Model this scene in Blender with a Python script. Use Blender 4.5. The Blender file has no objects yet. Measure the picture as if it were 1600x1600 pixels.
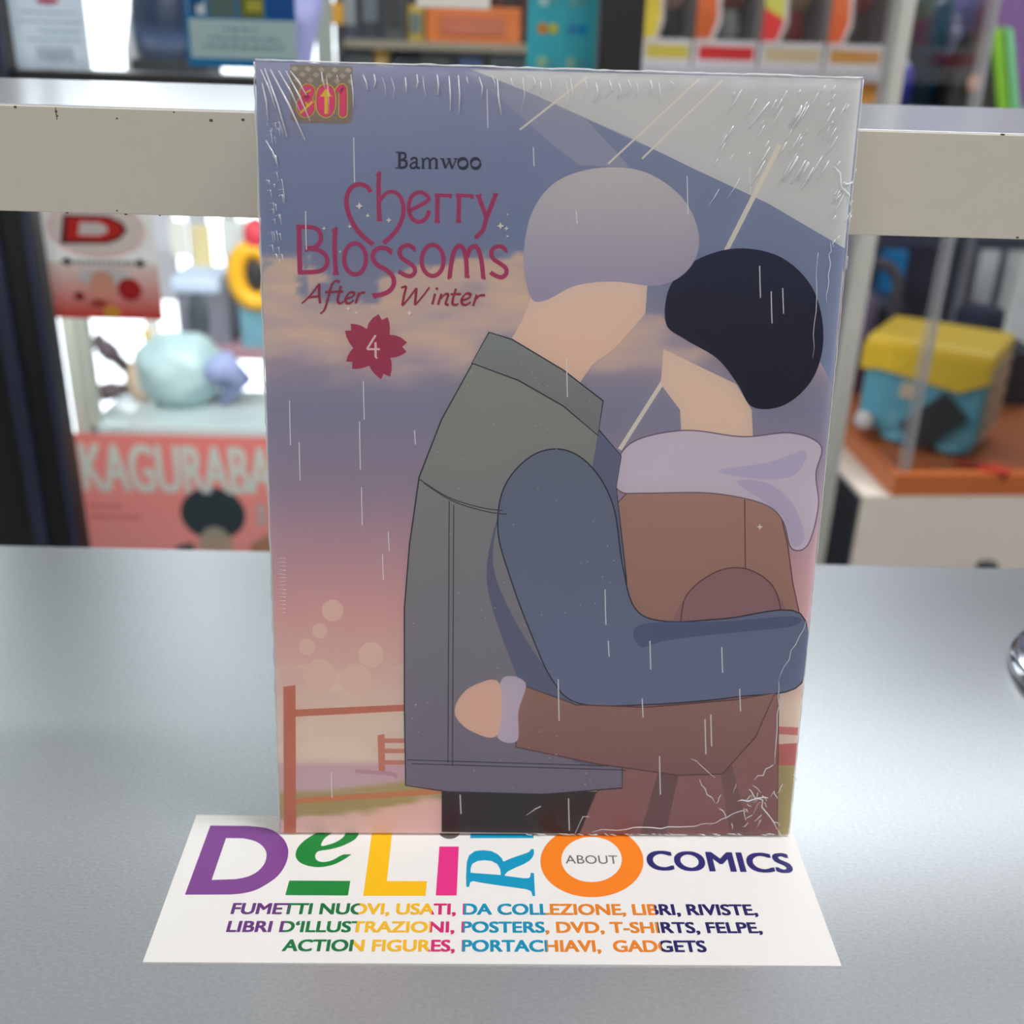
import bpy, bmesh, math, random
import numpy as np
from mathutils import Vector, Matrix, noise
from mathutils.geometry import tessellate_polygon
random.seed(7)
PI = math.pi
SC = bpy.context.scene
COL = SC.collection

# ------------------------------------------------------------------ camera
FPX = 1699.27
PITCH, YAW, ROLL = .4276, .01944, .03157
CAMLOC = Vector((-.00354, -.204, .21936))
_f = Vector((math.sin(YAW) * math.cos(PITCH), math.cos(YAW) * math.cos(PITCH), -math.sin(PITCH)))
_r0 = Vector((math.cos(YAW), -math.sin(YAW), 0)); _u0 = _r0.cross(_f)
_r = math.cos(ROLL) * _r0 + math.sin(ROLL) * _u0
_u = -math.sin(ROLL) * _r0 + math.cos(ROLL) * _u0
cam = bpy.data.cameras.new('camera'); camo = bpy.data.objects.new('camera', cam); COL.objects.link(camo)
camo.matrix_world = Matrix(((_r.x, _u.x, -_f.x, CAMLOC.x), (_r.y, _u.y, -_f.y, CAMLOC.y), (_r.z, _u.z, -_f.z, CAMLOC.z), (0, 0, 0, 1)))
cam.sensor_width = 36; cam.lens = FPX / 1600 * 36; cam.clip_start = .01; cam.clip_end = 200
cam.dof.use_dof = True; cam.dof.focus_distance = .292; cam.dof.aperture_fstop = 10.5
SC.camera = camo

# ------------------------------------------------------------------ world, lights, exposure
SC.view_settings.view_transform = 'Standard'; SC.view_settings.look = 'None'
SC.view_settings.exposure = -.43; SC.view_settings.gamma = 1; SC.view_settings.use_curve_mapping = False
w = bpy.data.worlds.new('world'); SC.world = w; w.use_nodes = True
bg = w.node_tree.nodes['Background']; bg.inputs[0].default_value = (.86, .94, 1, 1); bg.inputs[1].default_value = 4.7


def area(name, loc, aim, sx, sy, power, color):
    l = bpy.data.lights.new(name, 'AREA'); l.shape = 'RECTANGLE'; l.size = sx; l.size_y = sy; l.energy = power; l.color = color
    o = bpy.data.objects.new(name, l); COL.objects.link(o); o.location = loc
    o.rotation_euler = (Vector(aim) - Vector(loc)).to_track_quat('-Z', 'Y').to_euler(); return o


# ceiling panel over the counter, second panel over the shop behind; the rest are added fill lights
area('ceiling_lamp_counter', (.1, -.05, 1.62), (.1, -.05, 0), 1.2, .6, 3, (1, .95, .9))
area('ceiling_lamp_shop', (1.0, .1, 1.62), (.6, 1.0, -.1), 1.0, .6, 56, (.95, .97, 1))
area('rear_sheen_fill', (.9, 2.0, 1.6), (.8, 1.6, 0), 1.8, .8, 34, (.9, .95, 1))  # added so the counter's back right has something bright to reflect
area('front_fill', (-.3, -1.7, 1.25), (0, .1, .1), 2.0, .6, 20, (1, .97, .94))  # added fill for the front faces, the wall behind it has no opening
area('window_display_fill', (-.36, .68, .85), (-.34, 1.0, -.1), .7, .06, 3.2, (.95, .98, 1))  # added to brighten the backlit things in the window
area('under_ledge_fill', (-.25, .648, .15), (-.25, .9, -.22), .5, .03, 3.4, (.98, .99, 1))  # added out of sight, lights the poster and rack from the front


# ------------------------------------------------------------------ helpers
def s2l(c):
    return tuple((x / 255 / 12.92 if x / 255 <= .04045 else ((x / 255 + .055) / 1.055) ** 2.4) for x in c)


def ray(px, py):
    d = _f + _r * ((px - 800) / FPX) - _u * ((py - 800) / FPX)
    return d.normalized()


def atY(px, py, Y):
    d = ray(px, py); return CAMLOC + d * ((Y - CAMLOC.y) / d.y)


def atZ(px, py, Z):
    d = ray(px, py); return CAMLOC + d * ((Z - CAMLOC.z) / d.z)


MATS = {}


def mat(name, color, rough=.5, metal=0, noise_amt=.06, scale=40, coat=0, spec=.5, bump=0, trans=None):
    if name in MATS: return MATS[name]
    m = bpy.data.materials.new(name); m.use_nodes = True; nt = m.node_tree; b = nt.nodes['Principled BSDF']
    c = s2l(color)
    b.inputs['Roughness'].default_value = rough; b.inputs['Metallic'].default_value = metal
    b.inputs['Coat Weight'].default_value = coat; b.inputs['Specular IOR Level'].default_value = spec
    tc = nt.nodes.new('ShaderNodeTexCoord'); n = nt.nodes.new('ShaderNodeTexNoise'); n.inputs['Scale'].default_value = scale
    n.inputs['Detail'].default_value = 4
    nt.links.new(tc.outputs['Object'], n.inputs['Vector'])
    mx = nt.nodes.new('ShaderNodeMix'); mx.data_type = 'RGBA'
    mx.inputs[6].default_value = (*[x * (1 - noise_amt) for x in c], 1); mx.inputs[7].default_value = (*[min(1, x * (1 + noise_amt)) for x in c], 1)
    nt.links.new(n.outputs['Fac'], mx.inputs[0]); nt.links.new(mx.outputs[2], b.inputs['Base Color'])
    if bump:
        bp = nt.nodes.new('ShaderNodeBump'); bp.inputs['Strength'].default_value = bump; bp.inputs['Distance'].default_value = .0005
        nt.links.new(n.outputs['Fac'], bp.inputs['Height']); nt.links.new(bp.outputs[0], b.inputs['Normal'])
    MATS[name] = m; return m


def print_mat(name, rough=.4, coat=0):
    m = bpy.data.materials.new(name); m.use_nodes = True; nt = m.node_tree; b = nt.nodes['Principled BSDF']
    a = nt.nodes.new('ShaderNodeAttribute'); a.attribute_name = 'Col'
    nt.links.new(a.outputs['Color'], b.inputs['Base Color'])
    b.inputs['Roughness'].default_value = rough; b.inputs['Coat Weight'].default_value = coat; b.inputs['Coat Roughness'].default_value = .2
    return m


def film_mat(name, fac, rough, color=(1, 1, 1), thick=0):
    """clear plastic: mostly see-through, a little sheen"""
    m = bpy.data.materials.new(name); m.use_nodes = True; nt = m.node_tree; nt.nodes.clear()
    o = nt.nodes.new('ShaderNodeOutputMaterial'); t = nt.nodes.new('ShaderNodeBsdfTransparent'); g = nt.nodes.new('ShaderNodeBsdfGlossy')
    g.inputs['Roughness'].default_value = rough; g.inputs['Color'].default_value = (*color, 1)
    fr = nt.nodes.new('ShaderNodeFresnel'); fr.inputs['IOR'].default_value = 1.45
    mu = nt.nodes.new('ShaderNodeMath'); mu.operation = 'MULTIPLY_ADD'; mu.inputs[1].default_value = 1; mu.inputs[2].default_value = fac
    nt.links.new(fr.outputs[0], mu.inputs[0])
    mx = nt.nodes.new('ShaderNodeMixShader'); nt.links.new(mu.outputs[0], mx.inputs[0]); nt.links.new(t.outputs[0], mx.inputs[1])
    src = g
    if thick:
        d = nt.nodes.new('ShaderNodeBsdfDiffuse'); d.inputs[0].default_value = (.95, .95, .97, 1)
        m2 = nt.nodes.new('ShaderNodeMixShader'); m2.inputs[0].default_value = thick
        nt.links.new(g.outputs[0], m2.inputs[1]); nt.links.new(d.outputs[0], m2.inputs[2]); src = m2
    nt.links.new(src.outputs[0], mx.inputs[2]); nt.links.new(mx.outputs[0], o.inputs[0]); return m


PRINT = print_mat('matte_print', .45)
SHEETPRINT = print_mat('thin_paper_print', .6)
nt_ = SHEETPRINT.node_tree; tr_ = nt_.nodes.new('ShaderNodeBsdfTranslucent'); mx_ = nt_.nodes.new('ShaderNodeMixShader'); mx_.inputs[0].default_value = .42
nt_.links.new(next(n for n in nt_.nodes if n.type == 'ATTRIBUTE').outputs['Color'], tr_.inputs[0])
nt_.links.new(nt_.nodes['Principled BSDF'].outputs[0], mx_.inputs[1]); nt_.links.new(tr_.outputs[0], mx_.inputs[2])
nt_.links.new(mx_.outputs[0], next(n for n in nt_.nodes if n.type == 'OUTPUT_MATERIAL').inputs[0])
COVERPRINT = print_mat('cover_print', .5); COVERPRINT.node_tree.nodes['Principled BSDF'].inputs['Specular IOR Level'].default_value = .15
GLASS = film_mat('clear_glass', .0, .02, (.9, 1, .97))
SIDEGLASS = film_mat('side_glass', .05, .03)
for n_ in SIDEGLASS.node_tree.nodes:
    if n_.type == 'FRESNEL': n_.inputs['IOR'].default_value = 1.01
FILM = film_mat('shrink_film', -.012, .2)
CREASE = film_mat('film_crease', .6, .2, thick=.85)  # white diffuse share paints in the highlights on creases and seam


def link(name, me, parent=None):
    o = bpy.data.objects.new(name, me); COL.objects.link(o)
    if parent is not None: o.parent = parent
    return o


def tag(o, label=None, cat=None, group=None, kind=None):
    if label: o['label'] = label
    if cat: o['category'] = cat
    if group: o['group'] = group
    if kind: o['kind'] = kind
    return o


def empty(name, loc=(0, 0, 0), mw=None):
    o = bpy.data.objects.new(name, None); COL.objects.link(o); o.location = loc; o.empty_display_size = .01
    if mw is not None: o.matrix_world = mw
    return o


class MB:
    """collects geometry, then links it as one mesh"""
    def __init__(s, frame=None): s.v = []; s.f = []; s.m = []; s.c = []; s.mats = []; s.frame = frame; s.sm = []

    def mi(s, m):
        if m not in s.mats: s.mats.append(m)
        return s.mats.index(m)

    def add(s, vs, fs, m, col=None, smooth=False):
        n = len(s.v); s.v += [tuple(p) for p in vs]; i = s.mi(m)
        for f in fs:
            s.f.append([n + k for k in f]); s.m.append(i); s.sm.append(smooth)
            if col is None: s.c.append([(1, 1, 1)] * len(f))
            elif callable(col): s.c.append([col(vs[k]) for k in f])
            else: s.c.append([col] * len(f))

    def addbm(s, bm, m, col=None, smooth=False):
        bm.verts.ensure_lookup_table(); bm.verts.index_update()
        s.add([v.co.copy() for v in bm.verts], [[v.index for v in f.verts] for f in bm.faces], m, col, smooth); bm.free()

    def box(s, a, b, m, bev=0, M=None, col=None):
        a = Vector(a); b = Vector(b); bm = bmesh.new(); bmesh.ops.create_cube(bm, size=1)
        for v in bm.verts: v.co = Vector([(a[i] + b[i]) / 2 + v.co[i] * abs(b[i] - a[i]) for i in range(3)])
        if bev: bmesh.ops.bevel(bm, geom=bm.edges[:], offset=bev, segments=2, affect='EDGES', profile=.6)
        if M is not None: bmesh.ops.transform(bm, matrix=M, verts=bm.verts)
        s.addbm(bm, m, col); return s

    def ball(s, c, r, m, seg=24, M=None, col=None):
        bm = bmesh.new(); bmesh.ops.create_uvsphere(bm, u_segments=seg, v_segments=seg // 2, radius=1)
        r = r if hasattr(r, '__len__') else (r, r, r)
        for v in bm.verts: v.co = Vector((v.co.x * r[0], v.co.y * r[1], v.co.z * r[2]))
        if M is not None: bmesh.ops.transform(bm, matrix=M, verts=bm.verts)
        bmesh.ops.translate(bm, vec=Vector(c), verts=bm.verts); s.addbm(bm, m, col, True); return s

    def lathe(s, prof, c, m, seg=48, M=None, smooth=True):
        vs = []; fs = []; n = len(prof)
        for k in range(seg):
            a = 2 * PI * k / seg
            for r, z in prof: vs.append(Vector((r * math.cos(a), r * math.sin(a), z)))
        for k in range(seg):
            k2 = (k + 1) % seg
            for j in range(n - 1): fs.append([k * n + j, k2 * n + j, k2 * n + j + 1, k * n + j + 1])
        fs.append([k * n for k in range(seg)][::-1]); fs.append([k * n + n - 1 for k in range(seg)])
        vs = [(M @ p if M is not None else p) + Vector(c) for p in vs]
        s.add(vs, fs, m, None, smooth); return s

    def tube(s, pts, r, m, seg=10):
        pts = [Vector(p) for p in pts]; vs = []; fs = []
        for i, p in enumerate(pts):
            t = (pts[min(i + 1, len(pts) - 1)] - pts[max(i - 1, 0)]).normalized()
            a = t.orthogonal().normalized() if i == 0 else (a - t * a.dot(t)).normalized()
            b = t.cross(a); rr = r[i] if hasattr(r, '__len__') else r
            for k in range(seg):
                an = 2 * PI * k / seg; vs.append(p + a * math.cos(an) * rr + b * math.sin(an) * rr)
        for i in range(len(pts) - 1):
            for k in range(seg): fs.append([i * seg + k, i * seg + (k + 1) % seg, (i + 1) * seg + (k + 1) % seg, (i + 1) * seg + k])
        fs.append(list(range(seg))[::-1]); fs.append([len(pts) * seg - seg + k for k in range(seg)])
        s.add(vs, fs, m, None, True); return s

    def prism(s, outline, y0, y1, m, M=None):
        """outline in x,z, extruded along y"""
        n = len(outline); vs = [Vector((x, y0, z)) for x, z in outline] + [Vector((x, y1, z)) for x, z in outline]
        if M is not None: vs = [M @ p for p in vs]
        s.add(vs, [list(range(n)), list(range(n, 2 * n))[::-1]] + [[i, (i + 1) % n, n + (i + 1) % n, n + i] for i in range(n)], m); return s

    def build(s, name, parent=None):
        me = bpy.data.meshes.new(name); me.from_pydata(s.v, [], s.f)
        for m in s.mats: me.materials.append(m)
        me.polygons.foreach_set('material_index', s.m); me.polygons.foreach_set('use_smooth', s.sm)
        ca = me.color_attributes.new('Col', 'FLOAT_COLOR', 'CORNER')
        flat = np.array([(*c, 1) for f in s.c for c in f], dtype=np.float32).ravel(); ca.data.foreach_set('color', flat)
        me.update(); return link(name, me, parent)


# ---- flat drawing: everything is drawn in a plane frame: P(u, v, lift)
def catmull(pts, closed, n=6):
    out = []; N = len(pts)
    for i in range(N if closed else N - 1):
        if closed: p = [pts[(i + k) % N] for k in (-1, 0, 1, 2)]
        else: p = [pts[max(i - 1, 0)], pts[i], pts[i + 1], pts[min(i + 2, N - 1)]]
        for k in range(n):
            t = k / n
            out.append(tuple(.5 * (2 * p[1][j] + (p[2][j] - p[0][j]) * t + (2 * p[0][j] - 5 * p[1][j] + 4 * p[2][j] - p[3][j]) * t * t + (-p[0][j] + 3 * p[1][j] - 3 * p[2][j] + p[3][j]) * t ** 3) for j in range(2)))
    if not closed: out.append(tuple(pts[-1]))
    return out


class Sheet:
    """print on a flat surface. frame(u,v,h) -> Vector ; conv(px,py) -> u,v"""
    def __init__(s, mb, frame, conv, step=8e-6, m=None, gs=0):
        s.mb = mb; s.frame = frame; s.conv = conv; s.k = 1; s.step = step; s.m = m or PRINT; s.gs = gs

    def fill(s, pts, col, smooth=False, holes=(), layer=None, raw=False, grad=None):
        """grad: (v_low, col_low) blends colour from col at the top to col_low at the bottom"""
        loops = []
        for L in [pts] + list(holes):
            if smooth: L = catmull(L, True)
            loops.append([(s.conv(*p) if not raw else p) for p in L])
        if layer is None: s.k += 1; layer = s.k
        tri = tessellate_polygon([[Vector((u, v, 0)) for u, v in L] for L in loops])
        flat = [p for L in loops for p in L]
        bm = bmesh.new(); vv = [bm.verts.new((u, v, 0)) for u, v in flat]
        for t in tri:
            try: bm.faces.new([vv[i] for i in t])
            except ValueError: pass
        lo = min(v for u, v in flat); hi = max(v for u, v in flat)
        c0 = s2l(col)
        if grad is not None:
            c1 = s2l(grad); nst = 14
            for i in range(1, nst):
                bmesh.ops.bisect_plane(bm, geom=bm.verts[:] + bm.edges[:] + bm.faces[:], plane_co=(0, lo + (hi - lo) * i / nst, 0), plane_no=(0, 1, 0))
        bm.verts.ensure_lookup_table(); bm.verts.index_update()
        vs = [v.co.copy() for v in bm.verts]; h = layer * s.step
        cs = [(tuple(c1[j] + (c0[j] - c1[j]) * (v.y - lo) / (hi - lo + 1e-9) for j in range(3)) if grad is not None else c0) for v in vs]
        n = len(s.mb.v); s.mb.v += [tuple(s.frame(v.x, v.y, h)) for v in vs]; mi = s.mb.mi(s.m)
        want = s.frame(0, 0, 1) - s.frame(0, 0, 0)
        for f in bm.faces:
            ids = [v.index for v in f.verts]
            a, b, c = [Vector(s.mb.v[n + i]) for i in ids[:3]]
            if (b - a).cross(c - a).dot(want) < 0: ids = ids[::-1]
            s.mb.f.append([n + i for i in ids]); s.mb.m.append(mi); s.mb.sm.append(False); s.mb.c.append([cs[i] for i in ids])
        bm.free()

    def stroke(s, pts, wd, col, smooth=True, closed=False, nib=None, layer=None, taper=(1, 1)):
        """ribbon along pts (pixels); wd width in pixels; nib=(angle, thin ratio) for a broad pen"""
        if smooth and len(pts) > 2: pts = catmull(pts, closed, 6)
        if closed: pts = pts + [pts[0]]
        L = []; Rr = []; N = len(pts)
        for i, p in enumerate(pts):
            a = pts[max(i - 1, 0)]; b = pts[min(i + 1, N - 1)]
            if closed and i in (0, N - 1): a = pts[N - 2]; b = pts[1]
            dx, dy = b[0] - a[0], b[1] - a[1]; l = math.hypot(dx, dy) or 1; nx, ny = -dy / l, dx / l
            t = i / (N - 1); ww = wd * (taper[0] + (taper[1] - taper[0]) * t) / 2
            if nib: ww *= nib[1] + (1 - nib[1]) * abs(math.sin(math.atan2(dy, dx) - nib[0]))
            L.append((p[0] + nx * ww, p[1] + ny * ww)); Rr.append((p[0] - nx * ww, p[1] - ny * ww))
        if layer is None: s.k += 1; layer = s.k
        n = len(s.mb.v); h = layer * s.step; c = s2l(col); mi = s.mb.mi(s.m)
        for q in L + Rr: s.mb.v.append(tuple(s.frame(*s.conv(*q), h)))
        want = s.frame(0, 0, 1) - s.frame(0, 0, 0)
        for i in range(N - 1):
            ids = [n + i, n + i + 1, n + N + i + 1, n + N + i]
            A, B, C = [Vector(s.mb.v[j]) for j in ids[:3]]
            if (B - A).cross(C - A).dot(want) < 0: ids = ids[::-1]
            s.mb.f.append(ids); s.mb.m.append(mi); s.mb.sm.append(False); s.mb.c.append([c] * 4)

    def disc(s, c, rx, ry, col, n=28, layer=None, grad=None, rot=0):
        s.fill([(c[0] + rx * math.cos(2 * PI * k / n) * math.cos(rot) - ry * math.sin(2 * PI * k / n) * math.sin(rot), c[1] + rx * math.cos(2 * PI * k / n) * math.sin(rot) + ry * math.sin(2 * PI * k / n) * math.cos(rot)) for k in range(n)], col, layer=layer, grad=grad)


_fc = {}


def text_tris(txt, bold=.0, xscale=1):
    key = (txt, bold)
    if key not in _fc:
        cu = bpy.data.curves.new('t', 'FONT'); cu.body = txt; cu.size = 1; cu.offset = bold; cu.resolution_u = 5; cu.fill_mode = 'FRONT'
        o = bpy.data.objects.new('t', cu); COL.objects.link(o)
        dg = bpy.context.evaluated_depsgraph_get(); me = o.evaluated_get(dg).to_mesh()
        vs = [(v.co.x, v.co.y) for v in me.vertices]; fs = [list(p.vertices) for p in me.polygons]
        o.to_mesh_clear if False else None
        bpy.data.objects.remove(o); bpy.data.curves.remove(cu); _fc[key] = (vs, fs)
    return _fc[key]


def text(mb, txt, A, B, H, up, m, bold=.0, col=(255, 255, 255)):
    """text from world A to world B along the baseline, cap height H along direction up"""
    vs, fs = text_tris(txt, 0); hv, _ = text_tris('H', 0)
    cap = max(v[1] for v in hv); base = min(v[1] for v in hv)
    x0 = min(v[0] for v in vs); x1 = max(v[0] for v in vs)
    A = Vector(A); B = Vector(B); nrm = (B - A).cross(up)
    out = [A + (B - A) * ((x - x0) / (x1 - x0)) + up * ((y - base) / (cap - base) * H) for x, y in vs]
    ff = []
    for f in fs:
        ff.append(f)
    n = 5 if bold > .001 else 1
    ax = (B - A).normalized(); nr = ax.cross(up).normalized(); q = 0
    for k in range(n):
        d = (k / (n - 1) - .5) * 2 * bold * H if n > 1 else 0
        for e in ((0,) if k % 2 else (-.5 * bold * H, .5 * bold * H)):
            mb.add([p + ax * d + up * e + nr * (q * 8e-6) for p in out], ff, m, s2l(col)); q += 1


# ------------------------------------------------------------------ setting: room
def struct(name, mb, parent=None):
    o = mb.build(name, parent)
    if parent is None: o['kind'] = 'structure'
    return o


M_wall = mat('wall_paint', (200, 198, 194), .8); M_floor = mat('floor_tile', (120, 112, 104), .5, scale=6, noise_amt=.15)
M_dark = mat('dark_wall', (46, 48, 66), .7)
X0, X1, Y0, Y1, Z0, Z1 = -2.2, 2.2, -1.9, 2.6, -.92, 1.7
struct('floor', MB().box((X0, Y0, Z0 - .05), (X1, Y1, Z0), M_floor))
struct('ceiling', MB().box((X0, Y0, Z1), (X1, Y1, Z1 + .05), M_wall))
struct('wall_left', MB().box((X0 - .05, Y0, Z0), (X0, Y1, Z1), M_wall))
struct('wall_right', MB().box((X1, Y0, Z0), (X1 + .05, Y1, Z1), M_wall))
struct('wall_front', MB().box((X0, Y0 - .05, Z0), (X1, Y0, Z1), M_wall))
WY, WX = 1.5, .10
struct('wall_back', MB().box((WX, Y1, Z0), (X1, Y1 + .05, Z1), M_dark))
struct('wall_inner', MB().box((WX, WY, Z0), (WX + .05, Y1, Z1), M_dark))
struct('trim_1', MB().box((X0, WY, 1.62), (WX, WY + .05, Z1), M_wall).box((X0, WY, Z0), (WX, WY + .05, -.8), M_wall))
M_frame = mat('black_metal', (30, 28, 30), .45)
wf = empty('window_1', (-1.05, WY, .3)); wf['kind'] = 'structure'
for x in (-2.17, -1.1, WX - .03):
    MB().box((x - .03 + 1.05, -.03, -1.1), (x + .03 + 1.05, .03, 1.32), M_frame).build('window_frame', wf)
MB().box((-1.12, -.004, -1.1), (1.10, .004, 1.32), GLASS).build('glass_pane', wf)

# ------------------------------------------------------------------ counter
TY = .2294
m = bpy.data.materials.new('grey_laminate'); m.use_nodes = True; nt = m.node_tree; b = nt.nodes['Principled BSDF']
tc = nt.nodes.new('ShaderNodeTexCoord'); n1 = nt.nodes.new('ShaderNodeTexNoise'); n1.inputs['Scale'].default_value = 1400; n1.inputs['Detail'].default_value = 3
mp = nt.nodes.new('ShaderNodeMapping'); mp.inputs['Scale'].default_value = (.55, 1, 1)
nt.links.new(tc.outputs['Object'], mp.inputs[0]); nt.links.new(mp.outputs[0], n1.inputs['Vector'])
cr = nt.nodes.new('ShaderNodeValToRGB'); cr.color_ramp.elements[0].position = .3; cr.color_ramp.elements[1].position = .7
cr.color_ramp.elements[0].color = (*s2l((188, 191, 193)), 1); cr.color_ramp.elements[1].color = (*s2l((202, 205, 207)), 1)
nt.links.new(n1.outputs['Fac'], cr.inputs[0]); nt.links.new(cr.outputs[0], b.inputs['Base Color'])
b.inputs['Roughness'].default_value = .36; b.inputs['Metallic'].default_value = .7; b.inputs['Specular IOR Level'].default_value = .9
bp = nt.nodes.new('ShaderNodeBump'); bp.inputs['Strength'].default_value = .12; bp.inputs['Distance'].default_value = .0002
nt.links.new(n1.outputs['Fac'], bp.inputs['Height']); nt.links.new(bp.outputs[0], b.inputs['Normal'])
M_table = m
ct = empty('counter', (0, -.1, Z0)); tag(ct, 'grey laminate shop counter under the card and the book', 'counter')
ct.location = (0, 0, Z0)
MB().box((-1.0, -.42, -.028 - Z0), (1.0, TY, -Z0), M_table, .0012).build('worktop', ct)
M_carc = mat('counter_grey', (140, 140, 140), .6)
MB().box((-.95, -.38, 0), (.95, TY - .06, -.028 - Z0), M_carc).build('carcass', ct)

# ------------------------------------------------------------------ melamine shelf the book leans on
M_mel = mat('melamine', (203, 196, 183), .5, scale=180, noise_amt=.035, bump=.15)
M_meltop = mat('melamine_top', (168, 170, 174), .22, scale=60, noise_amt=.02, spec=.7)
M_chip = mat('chipboard', (92, 78, 66), .9)
SY = .1045
zt = atY(60, 164.0, SY).z; zb = atY(60, 334, SY).z
zt = (zt + atY(1500, 206.5, SY).z) / 2; zb = (zb + atY(1500, 371, SY).z) / 2
sh = empty('shelf', (0, SY, 0)); tag(sh, 'thick off-white melamine shelf board behind the book, chipped along its edges', 'shelf')
bm = MB(); bm.box((-.5, .0012, zb), (.5, .108, zt), M_meltop, .0006); bm.build('board', sh)
bm = MB(); bm.box((-.5, 0, zb + .0002), (.5, .0013, zt - .0003), M_mel, .0003); bm.build('edge_banding', sh)
for x in (-.46, .46):
    MB().box((x - .009, .004, 0), (x + .009, .104, zb), M_mel, .0005).build('support_panel', sh)
for px, py in ((88, 174, ), (183, 185), (330, 188), (90, 181), (380, 187), (105, 333), (183, 329), (197, 337), (250, 340), (24, 167), (272, 175), (1480, 374), (1590, 371), (1568, 208), (1430, 373)):
    p = atY(px, py, SY); r = random.uniform(.0002, .0005)
    ch = MB(); ch.box((p.x - r * 1.3, -.00006, min(max(p.z - r, zb), zt - r)), (p.x + r, .0004, max(min(p.z + r * .8, zt), zb + r)), M_chip, .00008).build('chip', sh)
p0 = atY(86, 168, SY); p1 = atY(90, 187, SY)
ch = MB(); ch.box((p0.x, -.00005, p1.z), (p0.x + .00022, .0003, p0.z), M_chip)
ch.build('chip', sh)

# ------------------------------------------------------------------ promotional card
M_card = mat('card_stock', (230, 227, 223), .45, noise_amt=.01)
cT = .0004
cor = [atZ(223, 1503, cT), atZ(1315, 1509, cT), atZ(309, 1273, cT)]
uu = cor[1] - cor[0]; vv = cor[2] - cor[0]; vv = vv - uu * (vv.dot(uu) / uu.dot(uu))
cor3 = [cor[0], cor[1], cor[1] + vv, cor[0] + vv]
card = empty('promotional_card', (cor[0] + uu / 2)); card.location.z = 0
off = Vector((card.location.x, card.location.y, 0))
tag(card, 'white card printed with big multicoloured shop lettering, lying under the book', 'card')
c_ = MB(); loc = [p - off for p in cor3]
bmx = bmesh.new(); lo = [bmx.verts.new((p.x, p.y, .00003)) for p in loc]; hi = [bmx.verts.new((p.x, p.y, cT)) for p in loc]
bmx.faces.new(lo[::-1]); bmx.faces.new(hi)
for i in range(4): bmx.faces.new([lo[i], lo[(i + 1) % 4], hi[(i + 1) % 4], hi[i]])
c_.addbm(bmx, M_card); c_.build('card_sheet', card)


def cframe(u, v, h): return Vector((u, v, cT + .00001 + h))


def cconv(px, py):
    p = atZ(px, py, cT) - off; return (p.x, p.y)


def zq(S, X0_, Y0_, pts): return [(X0_ + x / S, Y0_ + y / S) for x, y in pts]


PUR, GRN, YEL, MAG, BLU, ORG, NAV, GRY = (122, 58, 136), (0, 128, 52), (240, 184, 0), (222, 44, 128), (0, 146, 184), (240, 126, 22), (38, 36, 106), (96, 90, 84)


def letter(name, col, outer, holes=(), smooth=False, label=None):
    outer = dedup(outer)
    mb = MB(); s = Sheet(mb, cframe, cconv, 1e-5); s.fill(outer, col, smooth=smooth, holes=holes); return mb.build(name, card)


A2 = lambda p: zq(4, 280, 1270, p)
A1 = lambda p: zq(4.4444, 660, 1280, p)
D_o = [(195, 80), (430, 82), (540, 95), (610, 125), (660, 175), (682, 240), (668, 315), (625, 385), (565, 435), (480, 482), (400, 503), (320, 511), (36, 512)]
D_h = [(293, 158), (400, 160), (475, 178), (525, 213), (546, 260), (532, 318), (488, 368), (425, 400), (350, 415), (203, 420)]


def semi(pts, keep):  # smooth all but straight runs: catmull with doubled corner points
    out = []
    for i, p in enumerate(pts):
        out += [p, p] if i in keep else [p]
    return catmull(out, True, 5)


def dedup(L):
    o = []
    for p in L:
        if not o or math.hypot(p[0] - o[-1][0], p[1] - o[-1][1]) > .05: o.append(p)
    return o


letter('logo_letter', PUR, A2(dedup([D_o[0]] + catmull(D_o[1:12], False, 5) + [D_o[12]])), [A2(dedup([D_h[0]] + catmull(D_h[1:9], False, 5) + [D_h[9]]))])
e_o = [(1078, 260), (1030, 292), (980, 318), (920, 335), (860, 340), (790, 327), (745, 302), (727, 265), (740, 220), (775, 180), (830, 142), (900, 108), (980, 88), (1060, 82), (1115, 98), (1122, 130), (1100, 165), (1050, 194), (1000, 214), (940, 229), (880, 238), (858, 250), (850, 272), (857, 292), (880, 306), (915, 307), (960, 295), (1005, 270), (1030, 260)]
e_h = [(888, 206), (905, 165), (950, 130), (990, 112), (1030, 108), (1040, 124), (1025, 152), (985, 180), (935, 199)]
letter('logo_letter', GRN, A2(dedup(catmull(e_o, False, 4))), [A2(dedup(catmull(e_h, True)))])
letter('logo_bar', GRN, A2([(688, 424), (1070, 426), (1055, 517), (663, 515)]))
letter('logo_letter', YEL, A2([(1212, 70), (1337, 70), (1298, 427), (1548, 427), (1540, 519), (1150, 519)]))
letter('logo_letter', MAG, A1([(118, 190), (253, 190), (238, 530), (93, 530)]))
letter('logo_dot', GRY, [(702.5 + 17.5 * math.cos(a * PI / 16), 1297.5 + 13.5 * math.sin(a * PI / 16)) for a in range(32)])
letter('logo_bar', BLU, A1([(335, 60), (770, 60), (772, 132), (332, 132)]))
R_o = [(305, 470), (303, 400), (308, 300), (325, 250), (365, 222), (420, 215), (480, 222), (525, 245), (552, 272), (562, 295), (620, 270), (700, 243), (740, 228), (755, 208), (773, 208), (775, 240), (765, 265), (742, 290), (705, 312), (640, 340), (592, 364), (573, 385), (572, 393), (700, 410), (735, 410), (749, 400), (752, 372), (775, 375), (778, 440), (783, 535), (765, 533), (755, 500), (725, 487), (640, 475), (520, 458), (400, 440), (355, 430), (335, 436), (328, 450), (326, 470)]
R_h = [(335, 372), (335, 340), (347, 310), (385, 290), (430, 285), (480, 290), (520, 312), (540, 345), (545, 388)]
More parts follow.
